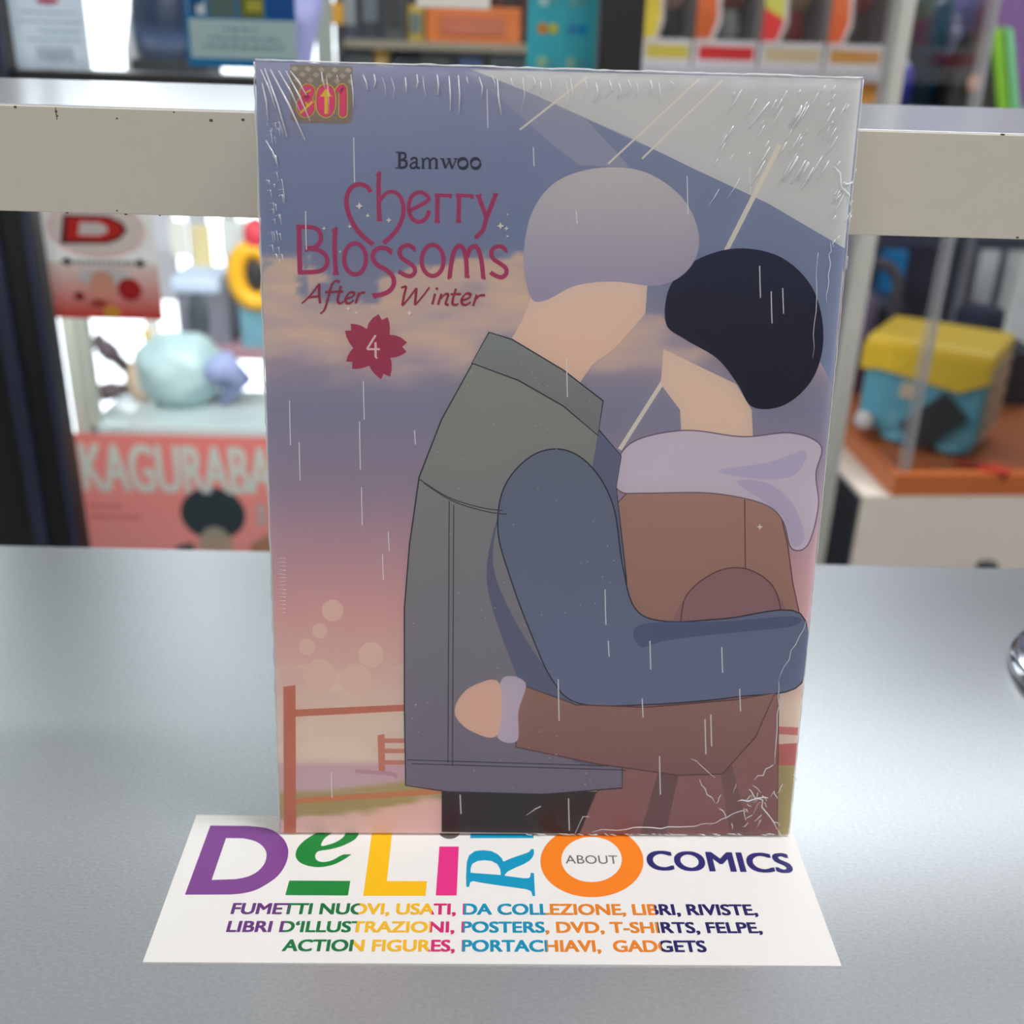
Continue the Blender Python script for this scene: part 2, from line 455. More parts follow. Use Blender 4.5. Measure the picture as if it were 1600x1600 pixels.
letter('logo_letter', BLU, A1(R_o), [A1(R_h)])
letter('logo_letter', ORG, A1([(1177 + 358 * math.cos(k * PI / 32), 293 + 249 * math.sin(k * PI / 32)) for k in range(64)]), [A1([(1175 + 210 * math.cos(k * PI / 32), 280 + 157 * math.sin(k * PI / 32)) for k in range(64)])])


def strip_mat():
    m = bpy.data.materials.new('rainbow_ink'); m.use_nodes = True; nt = m.node_tree; b = nt.nodes['Principled BSDF']; b.inputs['Roughness'].default_value = .4
    tc = nt.nodes.new('ShaderNodeTexCoord'); sx = nt.nodes.new('ShaderNodeSeparateXYZ'); nt.links.new(tc.outputs['Object'], sx.inputs[0])
    mr = nt.nodes.new('ShaderNodeMapRange'); mr.inputs[1].default_value = -.1; mr.inputs[2].default_value = .1; nt.links.new(sx.outputs['X'], mr.inputs[0])
    cr = nt.nodes.new('ShaderNodeValToRGB'); cr.color_ramp.interpolation = 'CONSTANT'; nt.links.new(mr.outputs[0], cr.inputs[0]); nt.links.new(cr.outputs[0], b.inputs['Base Color'])
    E = cr.color_ramp.elements; E[0].position = 0; E[0].color = (*s2l((98, 44, 116)), 1)
    E.remove(E[1])
    for px, c in ((447, (0, 112, 58)), (555, (238, 180, 30)), (674, (205, 40, 110)), (722, (0, 140, 176)), (849, (226, 128, 30)), (1024, (30, 28, 92))):
        e = E.new((cconv(px, 1430)[0] + .1) / .2); e.color = (*s2l(c), 1)
    return m


M_rain = strip_mat()


def card_text(txt, x0, y0, x1, y1, ytop, m, bold, name, col=(255, 255, 255)):
    mb = MB(); A = Vector((*cconv(x0, y0), cT + .00003)); B = Vector((*cconv(x1, y1), cT + .00003))
    up = Vector((0, 0, 1)).cross((B - A).normalized()); H = abs(cconv(x0, ytop)[1] - A.y)
    text(mb, txt, A, B, H, up, m, bold, col); return mb.build(name, card)


card_text('FUMETTI NUOVI, USATI, DA COLLEZIONE, LIBRI, RIVISTE,', 361, 1428, 1184, 1430, 1411.5, M_rain, .05, 'text_line')
card_text('LIBRI D\u2018ILLUSTRAZIONI, POSTERS, DVD, T-SHIRTS, FELPE,', 354, 1456, 1191, 1458, 1439.5, M_rain, .05, 'text_line')
card_text('ACTION FIGURES, PORTACHIAVI,  GADGETS', 441, 1486, 1104, 1487.5, 1468.5, M_rain, .05, 'text_line')
card_text('COMICS', 1014.5, 1359, 1239, 1363.5, 1330, PRINT, .045, 'headline_word', NAV)
card_text('ABOUT', 884, 1349.3, 966, 1349.8, 1336.5, PRINT, .0, 'headline_word', GRY)

# ------------------------------------------------------------------ the book
BX, BY, BR_, BL_ = .01163, .04835, .01996, .17434
BW, BH, BT = .14973, .21019, .0165
ex = Vector((math.cos(BR_), math.sin(BR_), 0)); ed = Vector((-math.sin(BR_), math.cos(BR_), 0))
upv = math.cos(BL_) * Vector((0, 0, 1)) + math.sin(BL_) * ed; nb = ex.cross(upv)  # points to the front (-y)
nb = -nb if nb.y > 0 else nb; back = -nb
BO = Vector((BX, BY, cT + .0001))
# book frame: local x = along the cover, local y = into the book, local z = up the cover
lift = BT * math.sin(BL_)  # the back lower edge would sink: rest on the front lower edge is kept by a thin wedge of film
Mb = Matrix(((ex.x, back.x, upv.x, BO.x), (ex.y, back.y, upv.y, BO.y), (ex.z, back.z, upv.z, BO.z), (0, 0, 0, 1)))
book = empty('comic_book', mw=Mb)
tag(book, 'shrink-wrapped paperback comic volume 4 standing on the card against the shelf', 'book')
M_white = mat('cover_board', (205, 205, 212), .45); M_page = mat('page_edges', (225, 220, 208), .8, scale=900, noise_amt=.08)


def bconv(px, py):
    d = ray(px, py); t = (BO - CAMLOC).dot(nb) / d.dot(nb); p = CAMLOC + d * t - BO
    return (p.dot(ex), p.dot(upv))


def bframe(u, v, h): return Vector((u, -.0003 - h, v))


mb = MB(); w2 = BW / 2; t = .0004
# the lower back edge is sheared so that the book's foot stays flat on the card
def slab(mb, xa, xb, ya, yb, za, zb_, m):
    sh_ = math.tan(BL_)
    vs = [Vector((x, y, (z if z > 0 else z - y * 0))) for x in (xa, xb) for y in (ya, yb) for z in (za, zb_)]
    mb.add(vs, [[0, 1, 3, 2], [4, 6, 7, 5], [0, 4, 5, 1], [2, 3, 7, 6], [0, 2, 6, 4], [1, 5, 7, 3]], m)


slab(mb, -w2, w2, BT - t, BT, 0, BH, M_white); slab(mb, -w2, -w2 + t, t, BT - t, 0, BH, M_white); slab(mb, -w2, w2, 0, t, 0, BH, M_white)
mb.build('cover', book)
mb = MB()
for i in range(22):  # signatures of the page block, slightly uneven
    y0 = t + (BT - 2 * t) * i / 22; y1 = t + (BT - 2 * t) * (i + .93) / 22; j = random.uniform(0, .0004)
    slab(mb, -w2 + t, w2 - .0008 - j, y0, y1, .0006 + j, BH - .0008 - j, M_page)
mb.build('page_block', book)
# spine print, a dark band low on the spine as the photograph shows at the left edge
for za, zb_, c in ((.058, .082, (40, 40, 60)), (.16, .185, (60, 60, 84)), (.118, .140, (90, 60, 84))):
    mb = MB(); mb.add([Vector((-w2 - .00005, y, z)) for y, z in ((.002, za), (BT - .002, za), (BT - .002, zb_), (.002, zb_))], [[0, 3, 2, 1]], PRINT, s2l(c)); mb.build('spine_print', book)

# cover background: dusk sky, clouds, field, printed as a fine colour grid
K = 1.42  # ink brightness against what the photograph shows in this light
def ink(c): return tuple(min(250, x * K) for x in c)


sky = [(98, (120, 123, 143)), (250, (106, 113, 137)), (380, (100, 110, 134)), (430, (108, 113, 134)), (560, (128, 120, 132)), (640, (113, 113, 130)), (760, (126, 114, 129)), (850, (148, 122, 131)), (950, (165, 131, 131)), (1040, (168, 143, 137)), (1120, (172, 157, 147)), (1188, (172, 158, 147)), (1195, (160, 136, 143)), (1232, (160, 140, 146)), (1240, (138, 128, 92)), (1310, (134, 120, 88))]


def lerp(a, b, t): return tuple(x + (y - x) * t for x, y in zip(a, b))


def sm(a, b, x):
    t = max(0, min(1, (x - a) / (b - a))); return t * t * (3 - 2 * t)


def skyc(px, py):
    for i in range(len(sky) - 1):
        if py <= sky[i + 1][0]:
            c = lerp(sky[i][1], sky[i + 1][1], max(0, (py - sky[i][0]) / (sky[i + 1][0] - sky[i][0]))); break
    else: c = sky[-1][1]
    q = Vector((px / 120, py / 60, .3)); f = noise.fractal(q, 1.0, 2.2, 4); f2 = noise.fractal(Vector((px / 110, py / 34, 5)), 1.1, 2, 3) * .7
    top = 418 + 30 * math.sin(px / 70) + f * 70 + (20 if px < 480 else 0)
    bot = 585 - 18 * sm(640, 800, px) + f * 34
    a = sm(top - 4, top + 9, py) * (1 - sm(bot - 30, bot + 18, py))
    cc = lerp((172, 152, 134), (150, 136, 142), max(0, min(1, .5 + f2 * 1.1 + (py - 500) / 260)))
    a *= .92 - .5 * sm(.15, .5, f2)
    c = lerp(c, cc, a)
    if px > 1180 and 330 < py < 1000:   # pink cloud at the fore edge
        g = sm(1200, 1300, px); c = lerp(c, (166, 142, 148), g * .75 * (sm(430, 500, py) * (1 - sm(560, 600, py)) + sm(700, 900, py)))
    if 1040 < py < 1188: c = lerp(c, (176, 164, 150), .5 * sm(-.1, .3, f2))
    if py > 1236:
        b2 = 1272 - 26 * math.sin(max(0, min(1, (px - 520) / 240)) * PI) + f2 * 30
        c = lerp(c, (176, 150, 146), sm(b2 - 5, b2 + 6, py))
    elif 1190 < py <= 1240:
        c = lerp(c, (140, 130, 94), sm(0, 10, py - (1236 - (px - 460) * .12)))
    return c


U = [-w2 + BW * i / 150 for i in range(151)]; V = [BH * j / 210 for j in range(211)]
# inverse mapping book u,v -> pixel
def topx(u, v):
    P = BO + ex * u + upv * v - CAMLOC; z = P.dot(_f); return 800 + FPX * P.dot(_r) / z, 800 - FPX * P.dot(_u) / z


vs = []; cs = []
for v in V:
    for u in U:
        vs.append(Vector((u, -.0003, v))); cs.append(s2l(ink(skyc(*topx(u, v)))))
fs = [[j * 151 + i, j * 151 + i + 1, (j + 1) * 151 + i + 1, (j + 1) * 151 + i] for j in range(210) for i in range(150)]
mb = MB(); nv = len(vs); mb.v = [tuple(p) for p in vs]; mb.mi(COVERPRINT); mb.f = fs; mb.m = [0] * len(fs); mb.sm = [False] * len(fs); mb.c = [[cs[k] for k in f] for f in fs]
# thickness of the printed sheet
mb.build('cover_background', book)

mb = MB()


def bclip(px, py):
    u, v = bconv(px, py); return (min(max(u, -w2), w2), min(max(v, 0), BH))


S = Sheet(mb, bframe, bclip, 3.5e-6, COVERPRINT)


def F(pts, c, smooth=True, grad=None, out=None, ow=2.0, holes=()):
    S.fill(pts, ink(c), smooth=smooth, grad=None if grad is None else ink(grad), holes=holes)
    if out: S.stroke(pts, ow, ink(out), smooth=smooth, closed=True)


def L(pts, wd, c, **k): S.stroke(pts, wd, ink(c), **k)


clipR = lambda y: 1346 - (y - 122) * 114 / 1183 - 1   # fore edge of the cover
# umbrella and its ribs
F([(737, 109), (1345, 124), (1319, 388), (1200, 318), (1080, 262), (990, 218), (900, 178), (820, 142)], (160, 160, 160), smooth=False)
F([(722, 109), (760, 118), (830, 146), (900, 178), (990, 218), (1010, 228), (985, 262), (905, 258), (870, 232), (800, 170)], (124, 126, 142), smooth=False)
F([(915, 186), (1080, 262), (1200, 318), (1319, 390), (1300, 600), (1200, 420), (1040, 380), (985, 262)], (106, 114, 136), smooth=False)
for a, b, wd in (((918, 120), (812, 203), 3.2), ((1092, 124), (950, 256), 3.2), ((1128, 126), (1003, 248), 3.2), ((1218, 226), (1134, 392), 7.5), ((1052, 570), (968, 702), 6.5)):
    L([a, b], wd, (176, 170, 160)); 
# fence and far railing
W_ = (152, 95, 80)
F([(443, 1072), (462, 1070), (463, 1300), (444, 1300)], W_, smooth=False)
F([(461, 1108), (636, 1100), (636, 1110), (461, 1119)], W_, smooth=False)
F([(463, 1246), (700, 1230), (700, 1239), (463, 1255)], (160, 108, 80), smooth=False)
F([(590, 1148), (601, 1146), (602, 1205), (592, 1205)], (156, 104, 90), smooth=False)
for y in (1153, 1169, 1187): F([(601, y), (640, y), (640, y + 7), (601, y + 7)], (156, 108, 96), smooth=False)
L([(555, 1204), (610, 1208), (620, 1214)], 6, (150, 120, 132))
F([(1214, 1134), (1247, 1136), (1246, 1148), (1214, 1146)], (158, 100, 100), smooth=False)
F([(1214, 1162), (1245, 1160), (1244, 1195), (1214, 1195)], (150, 92, 90), smooth=False)
F([(1214, 1200), (1243, 1198), (1234, 1302), (1212, 1303)], (136, 124, 92), smooth=False)
for x, y, r in ((520, 953, 17), (500, 985, 12), (580, 1022, 20), (480, 1010, 13), (556, 1060, 24), (500, 1055, 26)):
    S.disc((x, y), r, r, ink((172, 150, 140)))
# --- plain stand-in figures: two people seen from behind, flat colour shapes without features
SK = (180, 158, 146); SKD = (164, 134, 124); JO = (48, 50, 60); CO = (84, 60, 60)
F([(690, 1232), (932, 1236), (930, 1302), (690, 1299)], (46, 42, 45), smooth=False, grad=(52, 44, 44))
# right person: nape, dark rounded hair, brown coat, pale scarf
F([(1036, 545), (1150, 600), (1174, 640), (1177, 706), (1120, 716), (1066, 706), (1062, 640), (1032, 600)], SK, smooth=False, grad=(176, 156, 142))
F([(1040, 505), (1046, 448), (1084, 408), (1150, 388), (1220, 402), (1270, 452), (1286, 525), (1270, 590), (1226, 632), (1176, 636), (1152, 600), (1120, 560), (1070, 530)], (38, 40, 60), grad=(30, 30, 42))
F([(960, 790), (985, 764), (1180, 762), (1216, 790), (1230, 850), (1238, 910), (1250, 965), (1216, 1080), (1214, 1303), (905, 1303), (930, 1240), (975, 1180), (985, 1000), (975, 900)], (138, 110, 100), smooth=False, grad=(116, 82, 84), out=CO, ow=1.8)
F([(1062, 985), (1072, 930), (1118, 893), (1165, 888), (1207, 915), (1224, 985)], (122, 92, 96)); L([(1163, 780), (1164, 888)], 1.8, CO); L([(1062, 985), (1072, 930), (1118, 893), (1165, 888), (1207, 915), (1222, 965)], 2, CO)
F([(1035, 1180), (1062, 1200), (1040, 1302), (1000, 1302)], (96, 72, 74), smooth=False); F([(1120, 1170), (1140, 1180), (1170, 1300), (1140, 1300)], (104, 78, 78), smooth=False)
F([(958, 742), (985, 692), (1068, 672), (1160, 682), (1235, 676), (1282, 696), (1274, 740), (1278, 790), (1262, 850), (1236, 856), (1222, 812), (1190, 786), (1110, 770), (1010, 770), (970, 768)], (160, 152, 162), out=(96, 84, 96), ow=2)
F([(1150, 752), (1200, 755), (1240, 790), (1256, 840), (1238, 852), (1224, 810), (1196, 785)], (148, 140, 158)); F([(1120, 735), (1200, 722), (1258, 704), (1240, 742), (1180, 747)], (148, 141, 160))
# left person: nape, light rounded hair, denim jacket
F([(838, 440), (1012, 432), (1008, 490), (960, 545), (925, 570), (900, 606), (790, 545), (816, 500)], SK, smooth=False, grad=(178, 152, 138))
F([(828, 462), (818, 400), (832, 330), (872, 282), (940, 262), (1010, 270), (1068, 312), (1092, 372), (1076, 420), (1030, 446), (960, 440), (900, 446), (850, 470)], (156, 152, 152), grad=(128, 123, 143))
F([(738, 568), (690, 655), (655, 745), (640, 850), (632, 950), (632, 1100), (634, 1226), (700, 1236), (850, 1240), (972, 1230), (972, 1185), (985, 1010), (978, 900), (962, 760), (970, 712), (936, 672), (900, 620), (830, 580)], (118, 120, 114), smooth=False, grad=(100, 94, 110), out=JO, ow=2.2)
F([(780, 800), (770, 880), (800, 960), (850, 1040), (900, 1100), (960, 1100), (972, 1185), (900, 1190), (840, 1120), (790, 1010), (760, 900)], (84, 86, 106))
F([(935, 672), (970, 712), (962, 760), (975, 880), (945, 800), (925, 730)], (88, 92, 112), smooth=False)
F([(764, 519), (800, 530), (880, 578), (942, 626), (934, 680), (880, 634), (810, 594), (737, 567)], (112, 118, 116), smooth=False, grad=(108, 104, 108), out=JO, ow=2.2)
F([(778, 830), (788, 760), (830, 712), (880, 702), (925, 730), (958, 790), (972, 880), (992, 950), (1040, 970), (1130, 966), (1250, 958), (1252, 1066), (1150, 1088), (1010, 1100), (905, 1098), (862, 1060), (830, 990), (800, 910)], (92, 98, 112), grad=(92, 98, 122), out=JO, ow=2.2)
F([(1000, 975), (1130, 970), (1240, 962), (1236, 978), (1120, 990), (1040, 1000), (1000, 1010)], (76, 82, 108))
for q in ([(655, 748), (700, 776), (750, 792), (785, 797)], [(702, 782), (700, 1190)], [(636, 1186), (970, 1196)]): L(q, 1.6, (58, 60, 66), smooth=len(q) > 2); L([(x + 7, y + 6) for x, y in q], 1.6, (58, 60, 66))
# plain coat sleeve behind the jacket's waist, ending in a pale mitten
F([(806, 1066), (900, 1100), (1010, 1104), (1150, 1092), (1210, 1082), (1180, 1150), (1128, 1208), (1060, 1210), (930, 1192), (806, 1166)], (126, 98, 90), smooth=False, grad=(112, 82, 82), out=CO, ow=2)
F([(786, 1058), (821, 1066), (810, 1110), (808, 1156), (778, 1152), (774, 1110)], (152, 142, 154))
F([(780, 1066), (740, 1070), (716, 1092), (712, 1118), (738, 1142), (778, 1146)], (172, 144, 132))
# printed rain
for x, y, l in ((562, 658, 75), (453, 625, 70), (568, 595, 60), (468, 690, 60), (565, 760, 60), (648, 672, 22), (607, 830, 30), (598, 865, 40), (553, 215, 70), (761, 140, 60), (1073, 275, 60), (945, 920, 55), (872, 1060, 65), (1015, 1000, 45), (1003, 1090, 30), (950, 1000, 25), (1101, 1122, 55), (1110, 1115, 50), (1030, 1180, 60), (1127, 1010, 40), (1155, 1075, 35), (888, 1246, 50), (719, 1240, 30), (518, 1205, 40), (1186, 415, 50), (1204, 455, 50), (1222, 450, 40), (900, 330, 20), (833, 230, 30), (478, 330, 60), (649, 1100, 0.1), (885, 560, 60), (1170, 260, 40)):
    L([(x, y), (x + .6, y + l / 2), (x + 1.4, y + l)], 1.7, (182, 180, 186))
random.seed(3)
for _ in range(60):
    a = random.uniform(640, 960), random.uniform(560, 1230); S.disc(a, .9, .9, ink((150, 146, 140)), n=6)
for x, y, r in ((562, 322, 6), (575, 337, 4), (608, 344, 4.5), (547, 354, 3.5), (507, 357, 3.5), (782, 353, 6), (791, 357, 4), (532, 393, 2.5), (793, 369, 2.5), (793, 335, 2), (545, 482, 4), (557, 488, 3), (640, 489, 5), (1186, 705 + 117, 5)):
    S.fill([(x, y - r), (x + r * .3, y - r * .3), (x + r, y), (x + r * .3, y + r * .3), (x, y + r), (x - r * .3, y + r * .3), (x - r, y), (x - r * .3, y - r * .3)], ink((186, 172, 160)))
mb.build('cover_illustration', book)
HB = 6e-5; S_TOP = (S.k + 2) * 3.5e-6

# --- title, author, badge, emblem
Z1_ = lambda p: zq(3.636, 390, 90, p)


def bf2(u, v, h): return Vector((u, -.0003 - HB - h, v))


mb = MB(); T = Sheet(mb, bf2, bconv, 3e-6, COVERPRINT); TC = ink((136, 50, 84)); TC2 = ink((122, 44, 62))
W0 = 7.2


def ts(pts, wd=W0, col=None, **k): T.stroke(Z1_(pts), wd * .95, col or TC, **k)


ts([(690, 765), (668, 735), (625, 720), (582, 736), (556, 780), (552, 840), (570, 905), (605, 970), (650, 1020), (703, 1062)], taper=(1.0, 1.1))
ts([(737, 652), (733, 740), (738, 925)], taper=(1, 1.05)); ts([(720, 672), (745, 650)], 4); ts([(724, 922), (754, 922)], 4.5)
ts([(742, 812), (775, 772), (815, 762), (852, 785), (873, 840), (870, 905), (845, 965), (808, 1012), (762, 1054)], taper=(.8, 1.1))
ts([(908, 868), (965, 842), (1018, 806), (1000, 778), (965, 765), (925, 785), (905, 835), (908, 885), (935, 925), (975, 932), (1008, 905), (1020, 868)], 6.6)
ts([(1068, 772), (1066, 932)], smooth=False); ts([(1050, 932), (1082, 932)], 4.5); ts([(1052, 782), (1142, 784)], 6, smooth=False); ts([(1146, 775), (1140, 800)], 4)
ts([(1190, 775), (1187, 932)], smooth=False); ts([(1172, 932), (1202, 932)], 4.5); ts([(1172, 782), (1264, 786)], 6, smooth=False); ts([(1270, 778), (1262, 803)], 4)
ts([(1300, 785), (1322, 845), (1345, 905)]); ts([(1398, 778), (1372, 845), (1345, 915), (1325, 980), (1288, 1018)]); ts([(1285, 788), (1318, 780)], 4); ts([(1382, 778), (1412, 778)], 4); ts([(1284, 1008), (1288, 1030)], 5)
ts([(282, 958), (284, 1100), (288, 1220)], 8); ts([(266, 962), (330, 962), (385, 975), (405, 1010), (400, 1048), (370, 1078), (322, 1085)]); ts([(324, 1066), (324, 1104)], 5)
ts([(322, 1084), (385, 1092), (430, 1120), (442, 1160), (425, 1198), (380, 1216), (276, 1220)])
ts([(488, 968), (484, 1100), (492, 1228)], 7.5); ts([(470, 985), (500, 966)], 4.5); ts([(474, 1227), (510, 1227)], 4.5)
for cx in (600, 1040):
    cy = 1143 if cx < 700 else 1152
    ts([(cx + 62 * math.cos(a * PI / 10), cy + 88 * math.sin(a * PI / 10)) for a in range(20)], 7, closed=True)
ts([(806, 1105), (778, 1085), (738, 1082), (706, 1105), (702, 1142), (728, 1178), (775, 1205), (812, 1240), (820, 1285), (795, 1325), (750, 1345), (708, 1352)], 7.5); ts([(702, 1338), (716, 1368)], 5); ts([(800, 1088), (806, 1118)], 4)
for dx, dy in ((0, 0), (520, 6)):
    ts([(938 + dx, 1088 + dy), (905 + dx, 1066 + dy), (868 + dx, 1076 + dy), (852 + dx, 1104 + dy), (866 + dx, 1138 + dy), (905 + dx, 1165 + dy), (936 + dx, 1192 + dy), (936 + dx, 1224 + dy), (905 + dx, 1242 + dy), (852 + dx, 1218 + dy)], 7); ts([(932 + dx, 1074 + dy), (940 + dx, 1102 + dy)], 4); ts([(846 + dx, 1228 + dy), (860 + dx, 1208 + dy)], 4)
ts([(1136, 1252), (1146, 1170), (1162, 1100), (1190, 1068), (1216, 1090), (1230, 1150), (1234, 1244)]); ts([(1232, 1140), (1250, 1090), (1276, 1070), (1300, 1092), (1318, 1160), (1328, 1256)])
for a in ((1126, 1256, 1146, 1244), (1222, 1244, 1250, 1246), (1318, 1246, 1340, 1258)): ts([(a[0], a[1]), (a[2], a[3])], 4)
nb_ = dict(nib=(-.8, .35))
for q in ([(298, 1396), (345, 1352), (398, 1284)], [(398, 1284), (396, 1340), (402, 1396)], [(332, 1362), (404, 1354)],
          [(512, 1276), (488, 1268), (466, 1296), (446, 1370), (426, 1432), (402, 1454)], [(430, 1332), (532, 1328)],
          [(520, 1296), (506, 1350), (502, 1384), (518, 1396), (538, 1382)],
          [(548, 1370), (586, 1356), (594, 1336), (570, 1334), (548, 1362), (548, 1388), (566, 1396), (592, 1378)],
          [(622, 1334), (604, 1396)], [(610, 1364), (632, 1338), (656, 1334)],
          [(862, 1308), (888, 1302), (878, 1350), (868, 1408)], [(868, 1410), (908, 1362), (948, 1308)], [(948, 1308), (940, 1404)], [(940, 1406), (980, 1360), (1022, 1304)],
          [(1054, 1340), (1038, 1402)], [(1090, 1340), (1070, 1404)], [(1076, 1378), (1108, 1346), (1128, 1346), (1114, 1396), (1132, 1404)],
          [(1172, 1312), (1152, 1390), (1170, 1404), (1186, 1396)], [(1142, 1344), (1202, 1342)],
          [(1206, 1380), (1246, 1364), (1254, 1344), (1228, 1342), (1206, 1370), (1208, 1398), (1230, 1404), (1256, 1388)],
          [(1290, 1346), (1270, 1412)], [(1278, 1380), (1306, 1352), (1338, 1350)]):
    T.stroke(Z1_(q), 4.4, TC2, nib=(-.75, .55))
T.disc(Z1_([(1064, 1312)])[0], 2.2, 2.2, TC2, n=10)
mb.build('title_lettering', book)

mb = MB(); T = Sheet(mb, bf2, bconv, 3e-6, COVERPRINT); T.k = 3; AC = ink((44, 46, 62))


def ta(pts, wd, **k): T.stroke(Z1_(pts), wd * 1.12, AC, **k)


ta([(852, 540), (852, 626)], 3.8, smooth=False); ta([(830, 539), (868, 539)], 1.8); ta([(828, 627), (870, 627)], 1.8)
ta([(858, 541), (882, 545), (886, 562), (878, 577), (856, 581)], 3.2); ta([(856, 581), (886, 587), (892, 606), (882, 623), (856, 627)], 3.6)
ta([(916, 582), (932, 570), (948, 576), (950, 596), (950, 618), (958, 628), (968, 624)], 3.2); ta([(950, 594), (925, 600), (914, 614), (922, 628), (940, 626), (950, 612)], 2.8)
for x in (986, 1024, 1062): ta([(x, 576), (x, 628)], 3.4, smooth=False); ta([(x - 10, 630), (x + 11, 630)], 1.7)
ta([(976, 576), (988, 573)], 2); ta([(988, 588), (1004, 573), (1018, 576), (1024, 592)], 2.6); ta([(1026, 588), (1042, 573), (1056, 576), (1062, 592)], 2.6)
ta([(1096, 574), (1114, 630)], 3.4); ta([(1114, 630), (1134, 584)], 1.8); ta([(1132, 576), (1152, 632)], 3.4); ta([(1152, 632), (1172, 577)], 1.8)
for x in (1094, 1132, 1172): ta([(x - 12, 575), (x + 12, 576)], 1.7)
for cx in (1212, 1284):
    T.stroke(Z1_([(cx + 27 * math.cos(a * PI / 8), 602 + 28 * math.sin(a * PI / 8)) for a in range(16)]), 5.2, AC, closed=True, nib=(1.3, .42))
mb.build('author_lettering', book)

mb = MB(); T = Sheet(mb, bf2, bconv, 3e-6, COVERPRINT)
q6 = lambda p: zq(6.154, 440, 480, p)
pet = [(935, 65), (965, 122), (1020, 95), (1036, 140), (1043, 200), (1040, 265), (1090, 268), (1150, 290), (1208, 338), (1160, 380), (1203, 428), (1150, 462), (1100, 480), (1047, 485), (1060, 540), (1060, 600), (1045, 668), (980, 640), (958, 692), (915, 660), (870, 612), (842, 560), (790, 580), (735, 592), (678, 592), (683, 525), (622, 522), (636, 470), (660, 425), (690, 392), (655, 345), (625, 285), (610, 225), (672, 222), (665, 158), (720, 163), (775, 180), (820, 210), (840, 150), (880, 100)]
T.fill(q6(pet), ink((132, 52, 76)))
for p_, wd in (([(905, 268), (822, 402)], 3.4), ([(822, 402), (946, 402)], 3.2), ([(905, 335), (905, 480)], 3.6), ([(905, 470), (918, 492)], 3)): T.stroke(q6(p_), wd, ink((186, 160, 158)), smooth=False)
mb.build('volume_badge', book)

mb = MB(); T = Sheet(mb, bf2, bconv, 3e-6, COVERPRINT)
T.fill(Z1_([(232, 40), (585, 52), (586, 350), (575, 368), (555, 376), (262, 370), (242, 358), (236, 340)]), ink((112, 104, 96)))
for i in range(9):
    for j in range(3):
        if (i + j) % 2: continue
        x = 238 + i * 38 + j * 6; y = 48 + j * 32 + i * 1.2
        T.fill(Z1_([(x + 16, y), (x + 40, y + 14), (x + 22, y + 33), (x, y + 17)]), ink((138, 130, 120)), layer=4)
T.k = 5
dig = [[(352, 180), (326, 170), (306, 188), (312, 214), (336, 236), (352, 262), (350, 300), (326, 322), (298, 310), (286, 280), (296, 248), (330, 226), (352, 204)],
       [(430, 176), (455, 186), (466, 230), (462, 290), (436, 318), (408, 296), (402, 240), (410, 190)],
       [(506, 200), (530, 176), (532, 320)]]
for wd, c in ((14.5, (186, 160, 56)), (11.5, (120, 40, 50)), (9.8, (196, 60, 104))):
    for i, d in enumerate(dig): T.stroke(Z1_(d), wd * (1 if i else .8), ink(c), closed=i < 2, smooth=True); T.k += 0
    T.disc(Z1_([(300, 285)])[0], wd * .55, wd * .9, ink(c)); T.disc(Z1_([(345, 290)])[0], wd * .45, wd * .7, ink(c)); T.disc(Z1_([(434, 246)])[0], wd * .8, wd * 1.4, ink(c)); T.disc(Z1_([(531, 318)])[0], wd * .5, wd * .5, ink(c))
T.stroke(Z1_([(436, 320), (436, 205)]), 5, ink((190, 160, 50)), smooth=False); T.fill(Z1_([(436, 175), (470, 222), (402, 222)]), ink((190, 160, 50)))
T.stroke(Z1_([(288, 318), (360, 250)]), 3.4, ink((190, 160, 60))); T.stroke(Z1_([(320, 200), (350, 185)]), 2.4, ink((190, 160, 60)))
mb.build('publisher_emblem', book)

# --- shrink film: a clear skin with puckered seams and creases
HF = .0003 + max(HB + 2.5e-4, S_TOP) + .0001
mb = MB(); nx, nz = 60, 84; vs = []
for j in range(nz + 1):
    for i in range(nx + 1):
        u = -w2 - .0004 + (BW + .0008) * i / nx; v = (BH + .0004) * j / nz
        e = min(u + w2 + .0005, w2 + .0005 - u, BH + .0005 - v) if True else 0
        amp = .00028 * math.exp(-max(e, 0) / .012) + .00003
        y = -HF - abs(noise.noise(Vector((u * 260, v * 90, 0)))) * amp - abs(noise.noise(Vector((u * 60, v * 40, 3)))) * .00008
        vs.append(Vector((u, y, v)))
mb.add(vs, [[j * (nx + 1) + i, j * (nx + 1) + i + 1, (j + 1) * (nx + 1) + i + 1, (j + 1) * (nx + 1) + i] for j in range(nz) for i in range(nx)], FILM, None, True)
mb.build('shrink_film', book)
mb = MB()


def crease(pts, wpx=1.6):
    P = []
    for p in pts:
        u, v = bconv(*p); P.append(Vector((min(max(u, -w2 - .0003), w2 + .0003), -HF - .00045, min(max(v, .0003), BH + .0002))))
    r = wpx * .17e-3 / 2; N = len(P)
    mb.tube(P, [r * (.35 + .65 * math.sin(PI * (i + .35) / (N - .3))) for i in range(N)], CREASE, 6)


def jag(a, b, n=6, j=3): return [(a[0] + (b[0] - a[0]) * i / n + random.uniform(-j, j), a[1] + (b[1] - a[1]) * i / n + random.uniform(-j, j)) for i in range(n + 1)]


